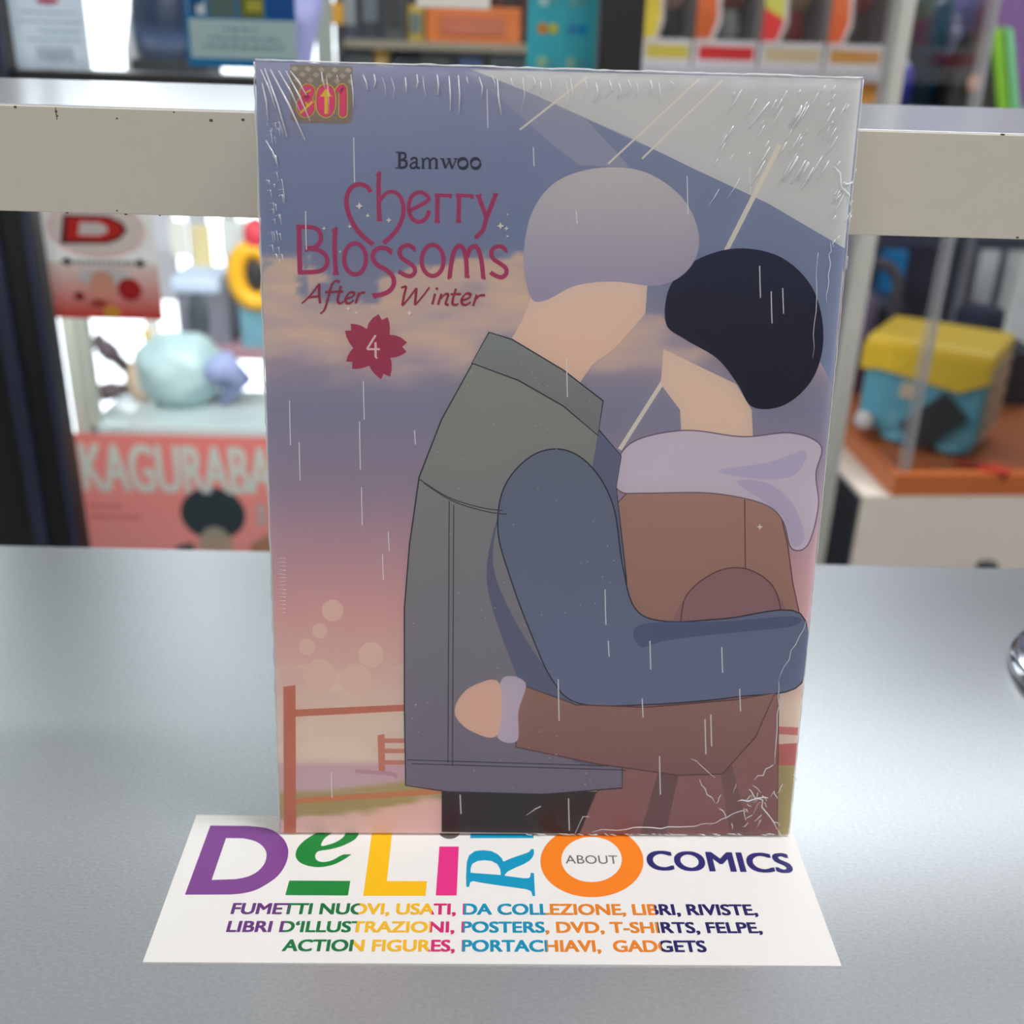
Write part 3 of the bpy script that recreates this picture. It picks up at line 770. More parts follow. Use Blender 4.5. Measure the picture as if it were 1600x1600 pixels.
random.seed(11)
for x0, y0, x1, y1 in ((409, 110, 432, 170), (415, 108, 450, 215), (424, 110, 478, 220), (437, 112, 470, 175), (448, 112, 486, 190), (455, 112, 480, 150), (411, 130, 420, 190), (417, 220, 434, 256), (428, 240, 433, 252)):
    crease([(x0, y0), ((x0 + x1) / 2 + 2, (y0 + y1) / 2), (x1, y1)], random.uniform(1.8, 3.2))
for i in range(34):   # vertical puckers under the top seam
    x = 500 + i * 16.5 + random.uniform(-6, 6); y = 110 + (x - 400) * .025 + random.uniform(0, 8); l = random.uniform(10, 60) * (1 if x < 900 else .6)
    crease([(x, y), (x + random.uniform(1, 5), y + l * .5), (x + random.uniform(-1, 7) * (1 if x < 800 else -1), y + l)], random.uniform(.9, 2.6))
for i in range(60):   # corner at the upper right
    x = random.triangular(1080, 1340, 1320); y = random.triangular(128, 330, 140); l = random.uniform(6, 42)
    crease([(x, y), (x - l * .28, y + l * .5), (x - l * .62, y + l)], random.uniform(.7, 1.9))
crease([(1168, 200), (1200, 160)], 2); crease([(1250, 165), (1246, 178), (1232, 196)], 3.5)
for i in range(34):   # short nicks down the left edge
    y = random.uniform(190, 420); x = 404 + (y - 98) * .036 + random.uniform(4, 26); l = random.uniform(4, 16)
    crease([(x, y), (x + l * .5, y - l * .2), (x + l * .7, y + l)], random.uniform(.6, 1.3))
for y in range(870, 960, 6): crease([(437, y), (448, y + random.uniform(-1, 1))], .7)
crease(jag((1300, 260), (1334, 330), 5, 5), 3); crease(jag((1312, 290), (1330, 285), 4, 4), 3)
crease(jag((1296, 380), (1288, 470), 9, 2.5), 1.4); crease(jag((1276, 395), (1268, 560), 9, 2), 1)
for _ in range(16):
    x = random.uniform(1296, 1334); y = random.uniform(230, 420); crease([(x, y), (x - 5, y + 6), (x - 3, y + 12)], 1.5)
crease(jag((1262, 958), (1214, 1060), 9, 2), 1.3); crease(jag((1216, 1060), (1206, 1190), 10, 2.5), 1.5); crease(jag((1206, 1190), (1178, 1215), 5, 3), 1.6)
crease(jag((1170, 1225), (1215, 1290), 8, 5), 2.2); crease(jag((1150, 1250), (1200, 1240), 5, 4), 2.4); crease(jag((1090, 1215), (1115, 1250), 5, 2), 1.3)
crease(jag((925, 1294), (1110, 1284), 14, 2.5), 1.5); crease(jag((1105, 1285), (1160, 1262), 6, 3), 1.4); crease(jag((1080, 1180), (1118, 1212), 5, 3), 1)
crease([(898, 1298), (910, 1272), (920, 1272)], 1.2); crease([(822, 1270), (836, 1260), (845, 1256)], 1.2)
for _ in range(26):
    x = random.gauss(1180, 22); y = random.gauss(1245, 24); crease(jag((x, y), (x + random.uniform(-16, 16), y + random.uniform(6, 18)), 3, 2), random.uniform(.7, 1.8))
for i in range(30):
    x = random.uniform(820, 1200); crease(jag((x, 1299), (x + random.uniform(6, 16), 1301), 3, 1.2), 1.2)
o = mb.build('film_creases', book); o['kind'] = 'stuff'
mb = MB()   # welded seam running round the film
def edgeline(fn, n, r):
    P = [fn(i / n) for i in range(n + 1)]; mb.tube(P, [r * random.uniform(.7, 1.5) for _ in P], CREASE, 6)
edgeline(lambda t: Vector((-w2 + BW * t, -HF * .6 + random.uniform(-1, 1) * .0001, BH + .0002 + random.uniform(0, .0002))), 70, .00018)
edgeline(lambda t: Vector((-w2 - .0003 - random.uniform(0, .0003), .0006, .0003 + (BH - .0003) * t)), 90, .00026)
edgeline(lambda t: Vector((w2 + .0002 + random.uniform(0, .0002), -.0001, .0003 + (BH - .0003) * t)), 90, .00012)
mb.build('film_seam', book)

# ------------------------------------------------------------------ chrome disc at the right edge of the frame
M_chrome = mat('chrome', (200, 200, 205), .12, metal=1, noise_amt=.01)
e0 = atZ(1589, 1068, .0)
rr = .042
mb = MB(); mb.lathe([(rr * .97, 0), (rr, .0012), (rr, .003), (rr * .985, .0045), (rr * .93, .0056), (rr * .7, .0062), (.006, .0066), (.0058, .0095), (.001, .01)], (0, 0, 0), M_chrome, 96)
o = mb.build('metal_tray'); o.location = (e0.x + rr, e0.y, 0.0001); tag(o, 'shiny round metal disc on the counter, cut off by the right edge', 'tray')


# ------------------------------------------------------------------ glass partition behind the counter
GY = .62
dr = empty('door_1', (0, GY, Z0)); dr['kind'] = 'structure'
def dbox(name, x0, x1, z0, z1, y0, y1, m, bev=.001, parent=dr):
    return MB().box((x0, y0, z0 - Z0), (x1, y1, z1 - Z0), m, bev).build(name, parent)


xl = atY(89, 600, GY).x; xl0 = xl - .071
dbox('post', xl0, xl, Z0, 1.2, -.02, .02, M_frame)
M_slate = mat('reflection_slate', (62, 68, 88), .3, metal=.5)
xs = atY(34, 700, GY - .02).x; dbox('reflection_strip', xs, xs + .011, Z0, 1.2, -.026, -.0202, M_slate)  # raised slate strip stands in for the bluish reflection on the post
xs = atY(88, 600, GY - .02).x; dbox('reflection_strip', xs - .006, xs, Z0, 1.2, -.024, -.0202, M_slate)
xr0 = atY(936, 50, GY).x; xr1 = atY(1001, 50, GY).x
dbox('post', xr0, xr1, Z0, 1.2, -.02, .02, M_frame)
zr1 = atY(200, 112, GY).z; zr0 = atY(200, 150, GY).z
dbox('rail', xl, xr0, zr0, zr1, -.016, .016, M_frame)
dbox('glass_pane', xl, xr0, zr1, 1.2, -.002, .002, GLASS, 0); dbox('glass_pane', xl, xr0, Z0 + .1, zr0, -.002, .002, GLASS, 0)
dbox('rail', xl, xr0, Z0, Z0 + .1, -.016, .016, M_frame)


def flyer(name, px0, px1, py0, py1, Y, base, draw, label, cat='poster', th=.0006, grad=None):
    """a flat sheet facing the counter; draw(sheet) works in 0..1 coordinates (x right, y down)"""
    pm = (py0 + py1) / 2; xm = (px0 + px1) / 2
    x0 = atY(px0, pm, Y).x; x1 = atY(px1, pm, Y).x; z1 = atY(xm, py0, Y).z; z0 = atY(xm, py1, Y).z
    o = empty(name, ((x0 + x1) / 2, Y, z0)); hw = (x1 - x0) / 2; H = z1 - z0
    sb = MB(); sb.add([Vector((-hw, 0, 0)), Vector((hw, 0, 0)), Vector((hw, 0, H)), Vector((-hw, 0, H))], [[0, 1, 2, 3]], SHEETPRINT, s2l(base)); so = sb.build('sheet', o)
    mb = MB(); S_ = Sheet(mb, lambda u, v, h: Vector((u, -.00005 - h, v)), lambda x, y: (-hw + 2 * hw * x, H * (1 - y)), 2e-5, SHEETPRINT)
    draw(S_, hw, H); mb.build('print', o); tag(o, label, cat); return o


def T2(S_, hw, H, txt, x0, x1, yb, yt, col, bold=.02):
    S_.k += 1
    text(S_.mb, txt, Vector((-hw + 2 * hw * x0, -.0001 - S_.k * 2e-5, H * (1 - yb))), Vector((-hw + 2 * hw * x1, -.0001 - S_.k * 2e-5, H * (1 - yb))), H * (yb - yt), Vector((0, 0, 1)), SHEETPRINT, bold * 2.5, col)


def rect(S_, x0, x1, y0, y1, c, grad=None): S_.fill([(x0, y0), (x1, y0), (x1, y1), (x0, y1)], c, grad=grad)


def d1(S_, hw, H):
    S_.disc((.52, .41), .15, .035, (200, 110, 130))
    for y, a, b in ((.50, .15, .9), (.58, .1, .94), (.66, .35, .92), (.735, .2, .9)):
        x = a
        while x < b:
            l = random.uniform(.03, .1); rect(S_, x, min(x + l, b), y, y + .018, (150, 170, 180)); x += l + .02
    for x in np.arange(.3, .8, .05): rect(S_, x, x + .03, .8, .92 + random.uniform(-.02, .03), (176, 188, 198))


flyer('notice_sheet', 14, 133, -75, 107, GY - .004, (214, 226, 236), d1, 'pale printed notice taped to the glass at the upper left corner')


def d2(S_, hw, H):
    rect(S_, 0.03, .19, .30, .54, (226, 232, 232)); T2(S_, hw, H, 'P', .06, .16, .53, .33, (20, 96, 150), .05)
    rect(S_, .22, .47, .3, .56, (96, 120, 112)); rect(S_, .5, .72, .3, .56, (120, 122, 44)); rect(S_, .56, .7, .4, .5, (190, 184, 70)); rect(S_, .74, 1, .1, .56, (0, 84, 160))
    rect(S_, 0.03, 1, .575, .92, (196, 218, 210))
    for y, a, b in ((.65, .34, .66), (.73, .2, .85), (.80, .15, .9)):
        x = a
        while x < b:
            l = random.uniform(.03, .09); rect(S_, x, min(x + l, b), y, y + .024, (120, 160, 168)); x += l + .02


flyer('blue_poster', 288, 461, -75, 106, GY - .004, (0, 104, 152), d2, 'blue and white poster with a letter P above the shelf, on the glass')


def d3(S_, hw, H):
    rect(S_, 0, 1, .5, 1, (236, 222, 214), grad=(214, 44, 30))
    o = .10
    S_.disc((.48, .12 + o), .44, .25, (238, 208, 204)); S_.disc((.48, .12 + o), .41, .22, (236, 230, 226))
    S_.fill([(.2, .0 + o), (.6, .0 + o), (.72, .05 + o), (.76, .12 + o), (.68, .2 + o), (.56, .24 + o), (.14, .25 + o)], (92, 30, 34))
    S_.fill([(.23, .02 + o), (.59, .02 + o), (.69, .06 + o), (.73, .12 + o), (.66, .18 + o), (.55, .215 + o), (.19, .22 + o)], (226, 46, 40))
    S_.fill([(.34, .06 + o), (.52, .06 + o), (.58, .09 + o), (.58, .14 + o), (.5, .17 + o), (.31, .17 + o)], (238, 236, 232))
    S_.fill([(.12, .5), (.18, .46), (.24, .5), (.18, .54)], (50, 56, 56)); S_.fill([(.78, .5), (.84, .46), (.9, .5), (.84, .54)], (50, 56, 56))
    for k in range(12): rect(S_, .25 + k * .045, .28 + k * .045, .48, .52, (130, 140, 140))
    S_.disc((.5, .62), .25, .08, (214, 216, 216)); S_.disc((.48, .7), .11, .13, (236, 176, 150)); S_.disc((.72, .73), .11, .1, (190, 36, 40)); S_.disc((.25, .8), .05, .04, (150, 40, 40))
    S_.disc((.53, .94), .08, .06, (232, 180, 60)); S_.disc((.42, .86), .08, .03, (170, 60, 40))


flyer('letter_flyer', 74, 246, 318, 498, GY - .004, (236, 232, 228), d3, 'small red and white flyer with a big red letter D on the glass')


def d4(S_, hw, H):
    S_.fill([(0, 0), (1, 0), (1, 1), (0, 1)], (250, 156, 148), grad=(255, 206, 200))  # red paled towards white, the glare wash is in the colour
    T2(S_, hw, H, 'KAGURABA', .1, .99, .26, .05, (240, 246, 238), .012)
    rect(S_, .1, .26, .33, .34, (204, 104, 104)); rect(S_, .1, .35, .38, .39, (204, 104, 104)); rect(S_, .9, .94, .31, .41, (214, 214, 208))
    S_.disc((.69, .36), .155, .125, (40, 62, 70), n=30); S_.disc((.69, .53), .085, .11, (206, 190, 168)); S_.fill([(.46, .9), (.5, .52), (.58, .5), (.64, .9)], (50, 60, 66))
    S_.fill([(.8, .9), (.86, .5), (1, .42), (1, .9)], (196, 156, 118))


flyer('comic_poster', 112, 437, 680, 1000, .75, (250, 160, 152), d4, 'large red comic poster paled with painted-in glare, with pale capital lettering behind the glass')


def d5(S_, hw, H):
    for i, y in enumerate((.55, .69, .86, .95)):
        for j, x in enumerate((.3, .72)):
            c = [[(190, 220, 214), (120, 190, 190)], [(232, 150, 50), (60, 150, 200)], [(170, 206, 170), (150, 200, 180)], [(160, 190, 120), (110, 180, 180)]][i][j]
            S_.disc((x - .08, y), .08, .03, c, n=12); S_.disc((x + .07, y), .07, .03, [(220, 206, 80), (0, 150, 210)][j] if i == 1 else (90, 176, 184), n=12)


flyer('turquoise_poster', 826, 937, -180, 140, GY - .004, (60, 176, 190), d5, 'turquoise poster with rows of small icons beside the black upright')

# ------------------------------------------------------------------ behind the glass, left: display shelves in the window
M_steel = mat('pale_steel', (176, 182, 170), .5); M_whiteP = mat('white_paint', (226, 226, 226), .5); M_glassedge = mat('glass_edge', (176, 192, 192), .2)


def vb(name, px0, px1, py0, py1, Y, dep, m, label=None, cat=None, bev=.001, group=None, ext=None, **k):
    pm = (py0 + py1) / 2; xm = (px0 + px1) / 2
    x0 = atY(px0, pm, Y).x; x1 = atY(px1, pm, Y).x; z1 = atY(xm, py0, Y).z; z0 = atY(xm, py1, Y).z
    if ext == 'floor': z0 = Z0
    if ext == 'both': z0 = Z0; z1 = 1.0
    o = MB().box((-(x1 - x0) / 2, 0, 0), ((x1 - x0) / 2, dep, z1 - z0), m, bev).build(name); o.location = ((x0 + x1) / 2, Y, z0)
    if label: tag(o, label, cat, group)
    return o


# white display rack standing in the window
rk = empty('window_rack', (0, .86, Z0)); tag(rk, 'white rack with a glass shelf standing in the bright window behind the glass', 'rack')
def rb(name, px0, px1, py0, py1, Y, dep, m, ext=None):
    o = vb(name, px0, px1, py0, py1, Y, dep, m, ext=ext); o.parent = rk; o.location = o.location - Vector((0, .86, Z0)); return o


rb('upright', 126, 143, 500, 700, .86, .02, M_steel, 'both'); rb('upright', 493, 516, 0, 105, .86, .02, M_steel, 'both')
zs = atY(300, 668, .86).z
xa = atY(140, 668, .86).x; xb = atY(500, 668, .86).x
M_frost = mat('glass_shelf', (190, 206, 206), .15)
mbx = MB().box((xa, 0, zs - Z0 - .010), (xb, .125, zs - Z0), M_frost, .001); mbx.build('shelf_board', rk)
for px, w_, dz in ((255, 36, 1), (310, 30, 1), (360, 22, 1)):
    vb('curtain_panel', px - w_ / 2, px + w_ / 2, 300, 470, 1.3, .01, mat('curtain_white', (232, 236, 244), .8), None)['kind'] = 'structure'
M_bag = mat('pale_teal_plastic', (176, 206, 208), .35, noise_amt=.12, scale=30)


def standing(name, px, py_base, Y, builder, label, cat, z=None):
    p = atY(px, py_base, Y); o = empty(name, (p.x, Y, p.z if z is None else z)); builder(o); tag(o, label, cat); return o


U_ = (1.0 - 0) * (0.86 + .204) / FPX * 1.05  # metres per pixel at that depth


def b_bag(o):
    mb = MB(); bm = bmesh.new(); bmesh.ops.create_icosphere(bm, subdivisions=4, radius=1)
    for v in bm.verts:
        d = v.co.normalized(); k = 1 + .10 * noise.noise(d * 2.2) + .05 * abs(noise.noise(d * 5))
        v.co = Vector((d.x * 76 * U_ * k, d.y * 60 * U_ * k, (d.z * 62 * k + 58) * U_)); v.co.z = max(v.co.z, 0)
    mb.addbm(bm, M_bag, None, True); mb.build('bag_body', o)
    mb = MB(); mb.tube([Vector((58 * U_, -.02, 60 * U_)), Vector((84 * U_, -.02, 75 * U_)), Vector((100 * U_, -.01, 50 * U_)), Vector((70 * U_, -.01, 8 * U_))], [.014, .018, .014, .006], mat('lavender_cloth', (150, 164, 206), .7)); mb.build('tied_end', o)


standing('plastic_bag', 290, 662, .938, b_bag, 'bulging pale teal plastic bag on the glass shelf in the window', 'bag', z=zs)
M_brown = mat('brown_plastic', (92, 78, 84), .5); M_ivory = mat('ivory_plastic', (206, 184, 160), .5)


def b_tube(o):
    for (x0, z0, x1, z1) in ((40, 40, -28, 112), (50, 34, -44, 14)):
        mb = MB(); a = Vector((x0 * U_, 0, z0 * U_)); b_ = Vector((x1 * U_, 0, z1 * U_)); mb.tube([a, a.lerp(b_, .55), a.lerp(b_, .56), a.lerp(b_, .8), a.lerp(b_, .81), b_], [.006, .007, .010, .010, .008, .009], M_brown, 16); mb.build('arm', o)
    mb = MB(); mb.ball((42 * U_, 0, 40 * U_), (26 * U_, 26 * U_, 38 * U_), M_ivory); mb.build('body', o)


standing('jointed_toy', 190, 662, .93, b_tube, 'brown and ivory toy with two stubby arms left of the teal bag', 'toy', z=zs)


def b_box(o):
    mb = MB(); mb.box((-46 * U_, 0, 0), (46 * U_, .07, 110 * U_), mat('grey_carton', (120, 122, 134), .6, noise_amt=.3, scale=30), .004); mb.build('carton', o)
    mb = MB(); mb.ball((-8 * U_, -.001, 55 * U_), (.012, .004, .03), mat('dark_print', (70, 78, 88), .6)); mb.build('printed_patch', o)
    mb = MB(); mb.box((-52 * U_, -.006, 100 * U_), (36 * U_, .07, 128 * U_), mat('sky_cloth', (200, 216, 240), .8), .006); mb.build('cloth_top', o)


p = standing('grey_carton', 322, 545, 1.04, b_box, 'grey printed carton with a pale cloth laid on top, behind the teal bag', 'box')
vb('side_table', 262, 452, 546, 562, 1.02, .12, mat('mauve_board', (170, 130, 140), .5), 'mauve-edged small table board carrying the grey carton behind the teal bag', 'table', ext=None)
# legs of the small table
tbl = bpy.data.objects['side_table']
for sx in (-.04, .04):
    lg = MB().box((sx - .006, .03, Z0 - tbl.location.z), (sx + .006, .045, 0), M_steel).build('leg', tbl)


def b_yel(o):
    mb = MB(); pts = [Vector((34 * U_ * math.cos(a), 0, (44 + 46 * math.sin(a)) * U_)) for a in [k * PI / 10 for k in range(21)]]; mb.tube(pts, .011, mat('toy_yellow', (240, 180, 30), .5), 12); mb.build('ring', o)
    mb = MB(); mb.ball((0, .004, 44 * U_), (22 * U_, .006, 32 * U_), mat('toy_black', (44, 46, 50), .5)); mb.build('centre', o)
    mb = MB(); mb.ball((6 * U_, 0, 112 * U_), (22 * U_, .012, 30 * U_), mat('toy_red', (214, 50, 70), .5)); mb.build('crest', o)


tb2 = standing('ring_toy', 402, 470, 1.03, b_yel, 'yellow ring-shaped toy with a black middle and red top beside the book spine', 'toy')
vb('teal_carton', 376, 452, 472, 545, 1.03, .05, mat('teal_card', (110, 160, 176), .6, noise_amt=.3, scale=40), 'teal carton beneath the yellow ring toy', 'box')
vb('white_board', 222, 242, 400, 560, 1.0, .01, mat('bright_board', (240, 240, 232), .6), 'narrow white board standing upright left of the grey carton', 'board', ext='floor')
vb('yellow_tab', 222, 232, 515, 533, .995, .003, mat('tab_yellow', (240, 196, 60), .6), 'small yellow tab on the narrow white board', 'tab')
for i, (px0, px1, py0, py1, c) in enumerate(((300, 330, 352, 420, (220, 206, 150)), (345, 398, 345, 400, (214, 222, 220)), (265, 292, 345, 400, (226, 226, 214)))):
    vb('hanging_card', px0, px1, py0, py1, 1.1, .004, mat('hang_%d' % i, c, .6), ('pale yellow card hanging under the shelf, in the window', 'grey-white card hanging beside the yellow ring toy', 'cream card hanging right of the red letter flyer')[i], 'card')
# upper left, behind the glass
def b_blue(o):
    mb = MB(); bm = bmesh.new(); bmesh.ops.create_icosphere(bm, subdivisions=3, radius=1)
    for v in bm.verts: v.co = Vector((v.co.x * .034, v.co.y * .03, max(v.co.z, -.6) * .062 + .037))
    mb.addbm(bm, mat('blue_shell', (34, 58, 96), .3), None, True); mb.build('shell', o)
    mb = MB(); mb.box((-.03, -.028, 0), (.03, .028, .014), mat('toy_black', (44, 46, 50), .5), .003); mb.build('base', o)


zu = zr1 - .002
us = empty('window_ledge', (0, .68, zu - .02)); tag(us, 'pale ledge in the window just above the black rail', 'ledge')
MB().box((xl - .068, 0, 0), (xr0 + .03, .15, .012), M_whiteP, .001).build('ledge_board', us)
for x in (xl - .058, xr0 + .02):
    MB().box((x - .006, .12, Z0 - us.location.z), (x + .006, .132, 0), M_steel).build('support', us)
LZ = us.location.z + .012
standing('blue_dome', 268, 0, .76, b_blue, 'dark blue rounded helmet-like toy left of the blue poster', 'toy', z=LZ)
def b_cone(o): MB().lathe([(.02, 0), (.019, .02), (.012, .05), (.004, .075), (.001, .078)], (0, 0, 0), mat('white_vinyl', (236, 236, 236), .5), 24).build('cone', o)
standing('white_cone', 225, 0, .80, b_cone, 'white cone on the window ledge between notice and blue poster', 'ornament', z=LZ)
def b_lav(o):
    mb = MB(); mb.lathe([(.004, 0), (.010, .03), (.018, .06), (.020, .11), (.018, .15), (.002, .152)], (0, 0, 0), mat('lavender_vinyl', (170, 172, 226), .35), 24); mb.build('body', o)
standing('lavender_bottle', 472, 0, .80, b_lav, 'tall lavender bottle between the blue poster and the steel upright', 'bottle', z=LZ)

# upper middle: dark shelf packed with boxed figures
st = empty('dark_display', (0, 1.02, Z0)); tag(st, 'dark display shelf crowded with boxed toys above the book', 'shelf')
xA = atY(530, 60, 1.02).x; xB = atY(840, 60, 1.25).x
zz = atY(680, 66, 1.02).z
MB().box((xA, .2, 0), (xB, .215, 1.8), mat('display_back', (52, 52, 60), .7)).build('back_panel', st)
MB().box((xA, 0, zz - Z0 - .008), (xB, .2, zz - Z0), mat('display_board', (150, 140, 120), .6), .001).build('shelf_board', st)
zl2 = atY(680, 128, 1.02).z - .03
MB().box((xA, 0, zl2 - Z0 - .008), (xB, .2, zl2 - Z0), mat('display_board', (150, 140, 120), .6), .001).build('shelf_board', st)
for x in (xA, xB): MB().box((x - .004, 0, 0), (x + .004, .2, 1.8), mat('display_back', (52, 52, 60), .7)).build('side_panel', st)


def pack(px0, px1, h, Y, z, col, patch, label, name='toy_box', pos=.5, cat='box'):
    x0 = atY(px0, 60, Y).x; x1 = atY(px1, 60, Y).x; o = empty(name, ((x0 + x1) / 2, Y, z)); hw = (x1 - x0) / 2 * .97
    key = 'pack_%d_%d_%d' % col
    MB().box((-hw, 0, 0), (hw, .06, h), mat(key, col, .5, noise_amt=.15, scale=60), .001).build('carton', o)
    MB().box((-hw * .7, -.0015, h * (pos - .28)), (hw * .7, .0005, h * (pos + .28)), mat('patch_%d_%d_%d' % patch, patch, .5, noise_amt=.2, scale=90), .0004).build('printed_panel', o)
    tag(o, label, cat); return o


up = zz + .0003; lw = zl2 + .0003
pack(532, 560, .06, 1.03, up, (60, 66, 84), (150, 156, 160), 'slate toy box at the left end of the dark shelf, upper row')
pack(562, 596, .075, 1.03, up, (40, 46, 60), (96, 104, 112), 'narrow navy toy box with a grey panel, upper row')
pack(598, 634, .06, 1.03, up, (70, 72, 72), (44, 44, 48), 'charcoal toy box in the middle left of the upper row')
pack(638, 662, .034, 1.03, up, (190, 160, 50), (90, 110, 110), 'small yellow toy box left of the orange carton')
pack(664, 815, .034, 1.03, up, (214, 112, 36), (190, 100, 64), 'long orange carton in the upper row of the dark shelf')
pack(690, 770, .06, 1.12, up, (130, 44, 34), (96, 40, 36), 'dark red box behind the orange carton')
pack(775, 825, .08, 1.12, up, (120, 50, 44), (70, 40, 44), 'maroon box right behind the orange carton')
pack(540, 580, .055, 1.03, lw, (96, 100, 104), (176, 160, 130), 'grey toy box at the left end of the lower row')
pack(584, 606, .065, 1.03, lw, (206, 160, 40), (220, 190, 120), 'yellow and cream toy box in the lower row')
pack(610, 652, .05, 1.03, lw, (70, 76, 84), (120, 130, 124), 'blue-grey toy box right of the yellow one, lower row')
pack(656, 706, .055, 1.03, lw, (88, 90, 90), (60, 62, 64), 'dull grey toy box below the orange carton')
pack(710, 762, .058, 1.03, lw, (70, 66, 66), (72, 92, 140), 'dark toy box with a blue panel, lower row', pos=.66)
pack(766, 826, .058, 1.03, lw, (92, 104, 108), (52, 52, 56), 'steel-grey toy box next to the turquoise poster, lower row')
o = vb('price_card', 650, 766, -40, 13, GY - .01, .001, mat('ticket_white', (226, 220, 214), .6), 'white price ticket with rounded corners hanging above the orange carton', 'ticket')
o2 = vb('price_tag', 515, 536, 4, 38, 1.01, .003, mat('tag_amber', (222, 160, 24), .5), 'amber price tag at the left end of the dark shelf', 'tag')

# ------------------------------------------------------------------ right: white shelf with window-boxed figures
FY = 1.08
wsx0 = atY(1001, 60, FY).x; wsx1 = atY(1400, 60, FY).x
ws = empty('white_shelving', (0, FY, Z0)); tag(ws, 'white shelving holding window-boxed figures right of the black upright', 'shelf')
z_up = atY(1200, 106, FY).z; z_lo = atY(1370, 176, FY).z
def wbx(name, x0, x1, y0, y1, z0, z1, m, bev=.001): return MB().box((x0, y0, z0 - Z0), (x1, y1, z1 - Z0), m, bev).build(name, ws)
M_shelfw = mat('shelf_white', (190, 186, 192), .5)
wbx('shelf_board', wsx0, wsx1, 0, .2, z_up - .012, z_up, M_shelfw); wbx('shelf_board', wsx0, wsx1, 0, .2, z_lo - .012, z_lo, M_shelfw)
wbx('back_panel', wsx0, wsx1, .2, .21, Z0, .7, mat('lavender_back', (96, 96, 132), .6))
wbx('side_panel', wsx1, wsx1 + .006, 0, .2, Z0, .7, M_shelfw); wbx('side_panel', wsx0 - .006, wsx0, 0, .2, Z0, .7, M_shelfw)
M_win = film_mat('window_plastic', .02, .05)
specs = [(1004, 1082, (206, 180, 60), (196, 176, 70), (216, 170, 150), (60, 60, 66), (214, 190, 60), 'window-boxed figure with a yellow label, next to the black upright'),
         (1084, 1186, (206, 100, 50), (200, 40, 44), (150, 60, 56), (196, 206, 200), (196, 92, 40), 'window-boxed figure with a red label and orange side'),
         (1188, 1290, (206, 200, 90), (196, 176, 140), (190, 150, 110), (170, 36, 50), (220, 60, 60), 'window-boxed figure with a cream label and yellow and red side'),
         (1292, 1384, (216, 106, 60), (190, 136, 70), (180, 60, 50), (110, 100, 96), (214, 96, 50), 'window-boxed figure with a tan label and orange side, beside the white post')]
for px0, px1, ctop, clab, chead, cbody, cside, lab in specs:
    x0 = atY(px0, 60, FY + .01).x; x1 = atY(px1, 60, FY + .01).x; hw = (x1 - x0) / 2 * .98; h = .13; o = empty('figure_box', ((x0 + x1) / 2, FY + .008, z_up + .0002)); tag(o, lab, 'toy box')
    mw = mat('box_white', (206, 202, 204), .45); md = mat('box_inside', (66, 56, 58), .7)
    MB().box((-hw, 0, 0), (hw, .09, .026), mw, .001).build('carton_base', o)
    MB().box((-hw, .085, .026), (hw, .09, h), md).build('carton_back', o)
    MB().box((-hw, 0, .026), (-hw + .004, .085, h), mw).build('carton_side', o); MB().box((hw - .004, 0, .026), (hw, .085, h), mw).build('carton_side', o)
    MB().box((-hw, 0, h), (hw, .09, h + .004), mw).build('carton_lid', o)
    mb = MB(); s_ = Sheet(mb, lambda u, v, hh: Vector((u, -.0002 - hh, v)), lambda a, b_: (a, b_), 2e-5, PRINT)
    s_.fill([(-hw * .85, .006), (hw * .9, .006), (hw * .9, .02), (-hw * .85, .02)], clab, raw=True); mb.build('label_print', o)
    mb = MB(); s_ = Sheet(mb, lambda u, v, hh: Vector((u, -.0006 - hh, v)), lambda a, b_: (a, b_), 2e-5, PRINT)
    s_.fill([(-hw, .022), (-hw * .45, .022), (-hw * .22, .045), (-hw * .3, .075), (-hw * .5, .1), (-hw, .12)], (206, 196, 196), raw=True)
    s_.fill([(-hw, .026), (-hw * .52, .027), (-hw * .34, .048), (-hw, .06)], cside, raw=True); s_.fill([(-hw, .06), (-hw * .34, .048), (-hw * .42, .075), (-hw * .6, .1), (-hw, .11)], ctop, raw=True)
    mb.build('side_print', o)
    MB().ball((hw * .2, .045, .072), (.02, .018, .019), mat('toy_%d%d%d' % chead, chead, .5)).build('figure_head', o)
    mb = MB(); mb.lathe([(.013, .026), (.015, .035), (.011, .055), (.006, .06)], (hw * .2, .045, 0), mat('toy_%d%d%d' % cbody, cbody, .5), 20); mb.build('figure_body', o)
    MB().box((-hw, -.0003, .026), (hw, 0, h), M_win).build('window_film', o)
pack(1344, 1392, .04, FY + .01, z_lo + .0003, (206, 196, 186), (220, 150, 60), 'cream box with an orange and pink panel on the lower white shelf')
pack(1290, 1338, .045, FY + .01, z_lo + .0003, (60, 56, 60), (120, 60, 60), 'dark box on the lower white shelf behind the book corner')

# white post and dark hanging stock to its right
PY = .70
xp = atY(1361, 370, PY).x; hwp = 10.5 * (PY + .26) / FPX
o = MB().box((-hwp, 0, 0), (hwp, .02, 2.0), mat('post_white', (188, 186, 178), .5), .002).build('white_post'); o.location = (xp, PY, Z0); tag(o, 'slim white metal upright right of the book', 'post')

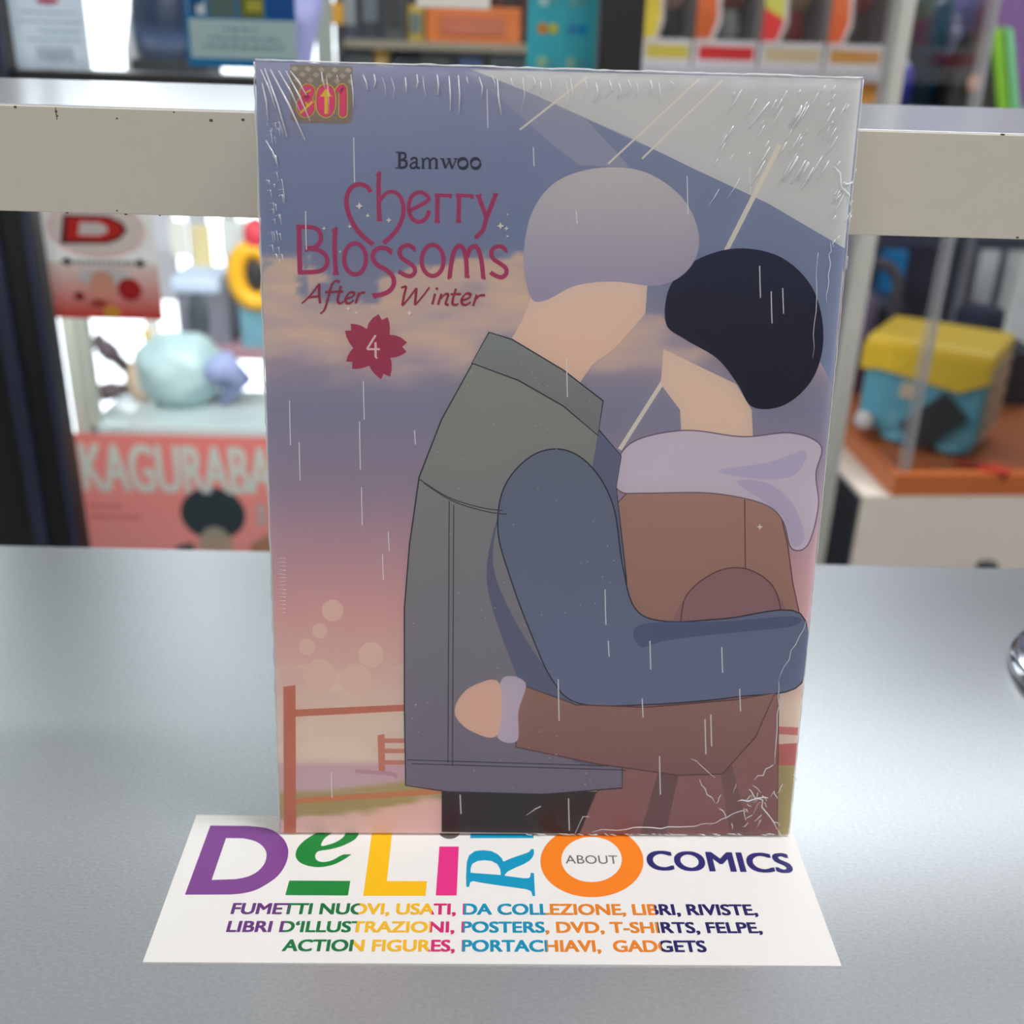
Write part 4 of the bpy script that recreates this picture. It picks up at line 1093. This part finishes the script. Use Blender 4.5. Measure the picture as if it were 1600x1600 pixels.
# glass show-cabinet on an orange wooden base
ZB = -.165
A = atZ(1400, 742, ZB); B = atZ(1322, 664, ZB); C = atZ(1700, 742, ZB)
dv = (C - A).normalized(); bv = (B - A); bl = bv.length; wv = .55
cab = empty('show_cabinet', (A.x, A.y, Z0)); tag(cab, 'glass show cabinet on an orange wooden base and white plinth at the right', 'cabinet')
def quad_prism(name, pts, z0, z1, m, par=cab):
    org = Vector((A.x, A.y, Z0)); mb = MB(); n = len(pts)
    vs = [Vector((p.x, p.y, z0)) - org for p in pts] + [Vector((p.x, p.y, z1)) - org for p in pts]
    mb.add(vs, [list(range(n))[::-1], list(range(n, 2 * n))] + [[i, (i + 1) % n, n + (i + 1) % n, n + i] for i in range(n)], m); return mb.build(name, par)


bdir = bv.normalized(); A2_ = A + dv * wv; B2_ = A2_ + bdir * .3; B1_ = A + bdir * .3
M_or = mat('orange_wood', (196, 108, 58), .35, noise_amt=.15, scale=12)
quad_prism('wooden_base', [A, A2_, B2_, B1_], ZB - .022, ZB, M_or)
ins = .02
q = [A - dv * .028, A2_, B2_, B1_ - dv * .028]
quad_prism('plinth', q, Z0, ZB - .022, mat('plinth_white', (228, 218, 206), .5))
quad_prism('black_side', [q[0] - dv * .003 + bdir * .004, q[0] + bdir * .004, q[3], q[3] - dv * .003], Z0, ZB - .026, mat('toy_black', (44, 46, 50), .5))
g = .0042
M_profile = film_mat('clear_profile', .25, .25, (.8, .82, .86), thick=.5)
cx = A + dv * .012 + bdir * .012
quad_prism('corner_profile', [cx - dv * g - bdir * g, cx + dv * g - bdir * g, cx + dv * g + bdir * g, cx - dv * g + bdir * g], ZB, .6, M_profile)
quad_prism('glass_pane', [cx, cx + dv * (wv - .03), cx + dv * (wv - .03) + bdir * .003, cx + bdir * .003], ZB, .6, GLASS)
quad_prism('glass_pane', [cx, cx + dv * .003, cx + dv * .003 + bdir * .27, cx + bdir * .27], ZB, .6, SIDEGLASS)
cx2 = cx + bdir * .2
quad_prism('corner_profile', [cx2 - dv * .004, cx2 + dv * .004, cx2 + dv * .004 + bdir * .008, cx2 - dv * .004 + bdir * .008], ZB, .6, M_profile)
zsh = atY(1500, 168, .9).z
o = MB().ball((0, 0, 0), (.011, .006, .006), mat('toy_black', (44, 46, 50), .5)).build('knob', cab)
kp = atY(1543, 884, A.y - .004); o.location = kp - Vector((A.x, A.y, Z0))

# the blue and yellow box bag in the cabinet
p0 = A + dv * .03 + bdir * .055
def mpx(Y): return (Y + .25) / FPX
org = atZ(1455, 716, ZB + .0002); sc_ = (org - CAMLOC).length / FPX
bagw, bagh, bagd = 172 * sc_, 142 * sc_, .10
RC = atZ(1517, 722, ZB + .0002)
BRZ = -.58
bag = empty('box_bag', (RC.x - bagw / 2 * math.cos(BRZ), RC.y - bagw / 2 * math.sin(BRZ), ZB + .0002)); bag.rotation_euler = (0, 0, BRZ)
tag(bag, 'light blue satchel with a yellow flap and black tag inside the show cabinet', 'bag')
M_lb = mat('light_blue_vinyl', (98, 168, 192), .45); M_ye = mat('yellow_vinyl', (232, 194, 50), .45); M_cr = mat('cream_vinyl', (206, 192, 166), .5); M_bk = mat('toy_black', (44, 46, 50), .5)
MB().box((-bagw / 2, 0, .012), (bagw / 2, bagd, bagh), M_lb, .006).build('body', bag)
mb = MB(); mb.box((-bagw / 2 - .003, -.003, bagh - .006), (bagw / 2 + .003, bagd + .003, bagh + .012), M_ye, .006)
mb.prism([(-bagw / 2 - .003, bagh + .004), (bagw / 2 + .003, bagh + .004), (bagw / 2 + .003, bagh * .84), (bagw * .3, bagh * .70), (-bagw * .35, bagh * .80), (-bagw / 2 - .003, bagh * .78)], -.006, -.001, M_ye); mb.build('flap', bag)
MB().box((bagw / 2 - .002, .008, .016), (bagw / 2 + .004, bagd - .006, bagh * .94), M_cr, .003).build('side_panel', bag)
for k in range(4): MB().box((bagw / 2 + .003, .014, .03 + k * .018), (bagw / 2 + .0055, bagd - .012, .036 + k * .018), mat('tan_stripe', (170, 140, 110), .5)).build('side_strap', bag)
MB().box((-.017, -.004, -.028), (.017, 0, .028), M_bk, .002, Matrix.Translation((bagw * .14, -.004, bagh * .36)) @ Matrix.Rotation(.75, 4, 'Y')).build('black_tag', bag)
MB().box((-.008, -.003, -.008), (.008, 0, .008), M_cr, .001, Matrix.Translation((-bagw * .1, -.0015, bagh * .62)) @ Matrix.Rotation(.1, 4, 'Y')).build('cream_patch', bag)
mb = MB(); mb.ball((-bagw * .12, .012, .008), (.022, .014, .009), M_lb); mb.build('foot', bag); mb = MB(); mb.ball((bagw * .3, .012, .008), (.02, .014, .009), M_lb); mb.build('foot', bag)
MB().ball((-bagw * .42, -.006, .022), (.010, .006, .010), mat('box_white', (206, 202, 204), .45)).build('snap', bag)
MB().box((bagw * .4, -.018, 0), (bagw * .4 + .05, -.006, .004), mat('ticket_red', (190, 60, 40), .6), .0008).build('red_tag', bag)

# dark stock behind the cabinet and in it
BYk = 1.5
def stock(name, px0, px1, py0, py1, Y, dep, c, label, cat, ext='floor', rough=.5, **k):
    return vb(name, px0, px1, py0, py1, Y, dep, mat(name + '_%d_%d' % (px0, py0), c, rough, noise_amt=.2, scale=25), label, cat, ext=ext, **k)


stock('clothes_rack_panel', 1255, 1500, 380, 640, 1.75, .05, (30, 32, 52), 'dark navy panel of stock behind the white post', 'panel')
stock('blue_banner', 1372, 1412, 392, 478, 1.5, .01, (20, 130, 196), 'bright blue banner between white post and cabinet', 'banner', ext=None)
stock('pale_locker', 1482, 1640, 388, 900, 1.75, .1, (196, 200, 204), 'pale grey locker standing behind the show cabinet', 'locker')
stock('dark_lintel', 1478, 1640, 372, 391, 1.6, .03, (48, 54, 70), 'dark slate rail above the pale locker', 'rail', ext=None)
for px, c, l in ((1555, (70, 80, 96), 'slate'), (1580, (206, 214, 206), 'cream')):
    stock('locker_strip', px - 5, px + 5, 392, 560, 1.7, .01, c, '%s vertical strip on the pale locker' % l, 'strip', ext='floor')
stock('orange_carton', 1240, 1312, 590, 700, 1.45, .2, (104, 70, 52), 'brown carton low behind the white post', 'box')
stock('dark_carton', 1346, 1400, 480, 700, 1.4, .15, (34, 36, 44), 'black carton stacked behind the left side of the cabinet', 'box')
stock('black_gap_sheet', 1240, 1280, 740, 960, .98, .02, (22, 22, 26), 'plain black sheet set in the gap beside the white plinth', 'panel')  # plain black sheet fills the gap between post and plinth


def b_hat(o):
    MB().lathe([(.034, 0), (.034, .004), (.026, .006), (.026, .034), (.023, .040), (.002, .042)], (0, 0, 0), mat('navy_felt', (28, 32, 62), .8), 32).build('crown', o)


hp = atZ(1522, 0, .3)
stn = empty('cabinet_riser', (A.x, A.y, ZB)); 
ro = A + dv * .09 + bdir * .245
stn.location = (ro.x, ro.y, ZB + .0002); tag(stn, 'black riser behind the blue satchel', 'riser')
hz = .062
MB().box((-.05, -.035, 0), (.06, .035, hz), mat('riser_black', (30, 30, 40), .5), .002).build('block', stn)
pz = ZB + hz + .0005
dd = ray(1522, 540); tt = (ro.y - CAMLOC.y) / dd.y; hx = CAMLOC + dd * tt
ht = empty('navy_hat', (hx.x, ro.y, pz)); b_hat(ht); tag(ht, 'navy flat-topped hat on the riser behind the blue satchel', 'hat')
stn.location.x = hx.x

def b_arch(o):
    MB().tube([Vector((.028 * math.cos(a), 0, .12 + .03 * math.sin(a) - (.12 if k in (0, 10) else 0))) for k, a in enumerate([PI - k * PI / 10 for k in range(11)])], .006, mat('grey_rubber', (92, 90, 98), .6), 12).build('arch', o)
    MB().lathe([(.015, 0), (.015, .09), (.012, .11), (.003, .115)], (.0, .02, 0), mat('mauve_vinyl', (132, 116, 146), .5), 20).build('mauve_bottle_body', o)


ap = A + dv * .06 + bdir * .24
standing('arched_stand', 1440, 0, ap.y, b_arch, 'grey arched stand with a mauve holder at the back of the cabinet', 'stand', z=ZB + .0005)

# upper right stock seen through the cabinet glass
def shelf_in(px0, px1, py, Y, label):
    return stock('cabinet_shelf', px0, px1, py, py + 10, Y, .12, (110, 112, 130), label, 'shelf', ext=None)


shY = 1.15
zS = atY(1500, 172, shY).z
us2 = empty('rear_shelf', (0, shY, Z0)); tag(us2, 'grey rear shelf carrying dark bottles and a black bag at the upper right', 'shelf')
xa = atY(1405, 150, shY).x; xb = atY(1680, 150, shY).x
MB().box((xa, -.01, zS - Z0 - .01), (xb, .2, zS - Z0), mat('rear_shelf_grey', (120, 122, 134), .5), .001).build('shelf_board', us2)
MB().box((xa, .2, zS - Z0 - .01), (xb, .21, zS - Z0 + .45), mat('rear_back', (92, 94, 140), .6)).build('back_panel', us2)
for x in (xa + .01, xb - .01): MB().box((x - .006, .18, 0), (x + .006, .2, zS - Z0 - .01), mat('rear_shelf_grey', (120, 122, 134), .5)).build('side_panel', us2)
def onrear(name, px, builder, label, cat, dy=.05): return standing(name, px, 0, shY + dy, builder, label, cat, z=zS + .0003)


def b_bot(r, h, c, cc):
    def f(o):
        MB().lathe([(r, 0), (r, h * .82), (r * .9, h * .88), (r * .5, h * .92)], (0, 0, 0), mat('bot_%d_%d' % (c[0], c[2]), c, .3), 28).build('bottle_body', o)
        MB().lathe([(r * .55, h * .915), (r * .55, h), (r * .1, h * 1.005)], (0, 0, 0), mat('cap_%d' % cc[0], cc, .4), 20).build('cap', o)
    return f


onrear('teal_bottle', 1462, b_bot(.022, .135, (20, 56, 74), (24, 34, 50)), 'tall dark teal bottle on the rear shelf', 'bottle')
onrear('royal_blue_bottle', 1428, b_bot(.014, .05, (50, 50, 150), (190, 206, 240)), 'short royal blue bottle beside the white post', 'bottle', .02)
onrear('slate_bottle', 1497, b_bot(.012, .10, (88, 92, 112), (110, 112, 130)), 'slim slate bottle right of the tall teal bottle', 'bottle', .09)
onrear('green_plant_toy', 1510, b_bot(.014, .07, (96, 110, 80), (110, 150, 70)), 'olive green small bottle behind the clear cabinet corner', 'bottle', .12)


def b_pack(o):
    mb = MB(); mb.prism([(-.035, 0), (.042, 0), (.036, .06), (.022, .085), (-.008, .085), (-.026, .05)], 0, .05, mat('bag_black', (46, 46, 42), .7)); mb.build('bag_body', o)
    mb = MB(); mb.prism([(.0, .088), (.012, .09), (.040, 0.0), (.026, 0.0)], -.004, .0, mat('lime', (132, 196, 44), .5)); mb.build('lime_strip', o)
    mb = MB(); mb.prism([(.016, .09), (.024, .088), (.052, 0.0), (.043, 0.0)], -.004, .002, mat('mint', (130, 214, 150), .5)); mb.build('mint_strip', o)
    MB().ball((-.008, -.004, .028), (.008, .004, .011), mat('peach', (216, 160, 130), .6)).build('peach_patch', o)


onrear('black_lime_bag', 1556, b_pack, 'black bag with lime and mint stripes at the right edge above the shelf', 'bag', .0)
onrear('violet_box', 1600, lambda o: MB().box((-.03, 0, 0), (.03, .04, .16), mat('violet', (122, 86, 140), .5, noise_amt=.4, scale=50), .002).build('carton', o), 'violet patterned box behind the black and lime bag', 'box', .12)
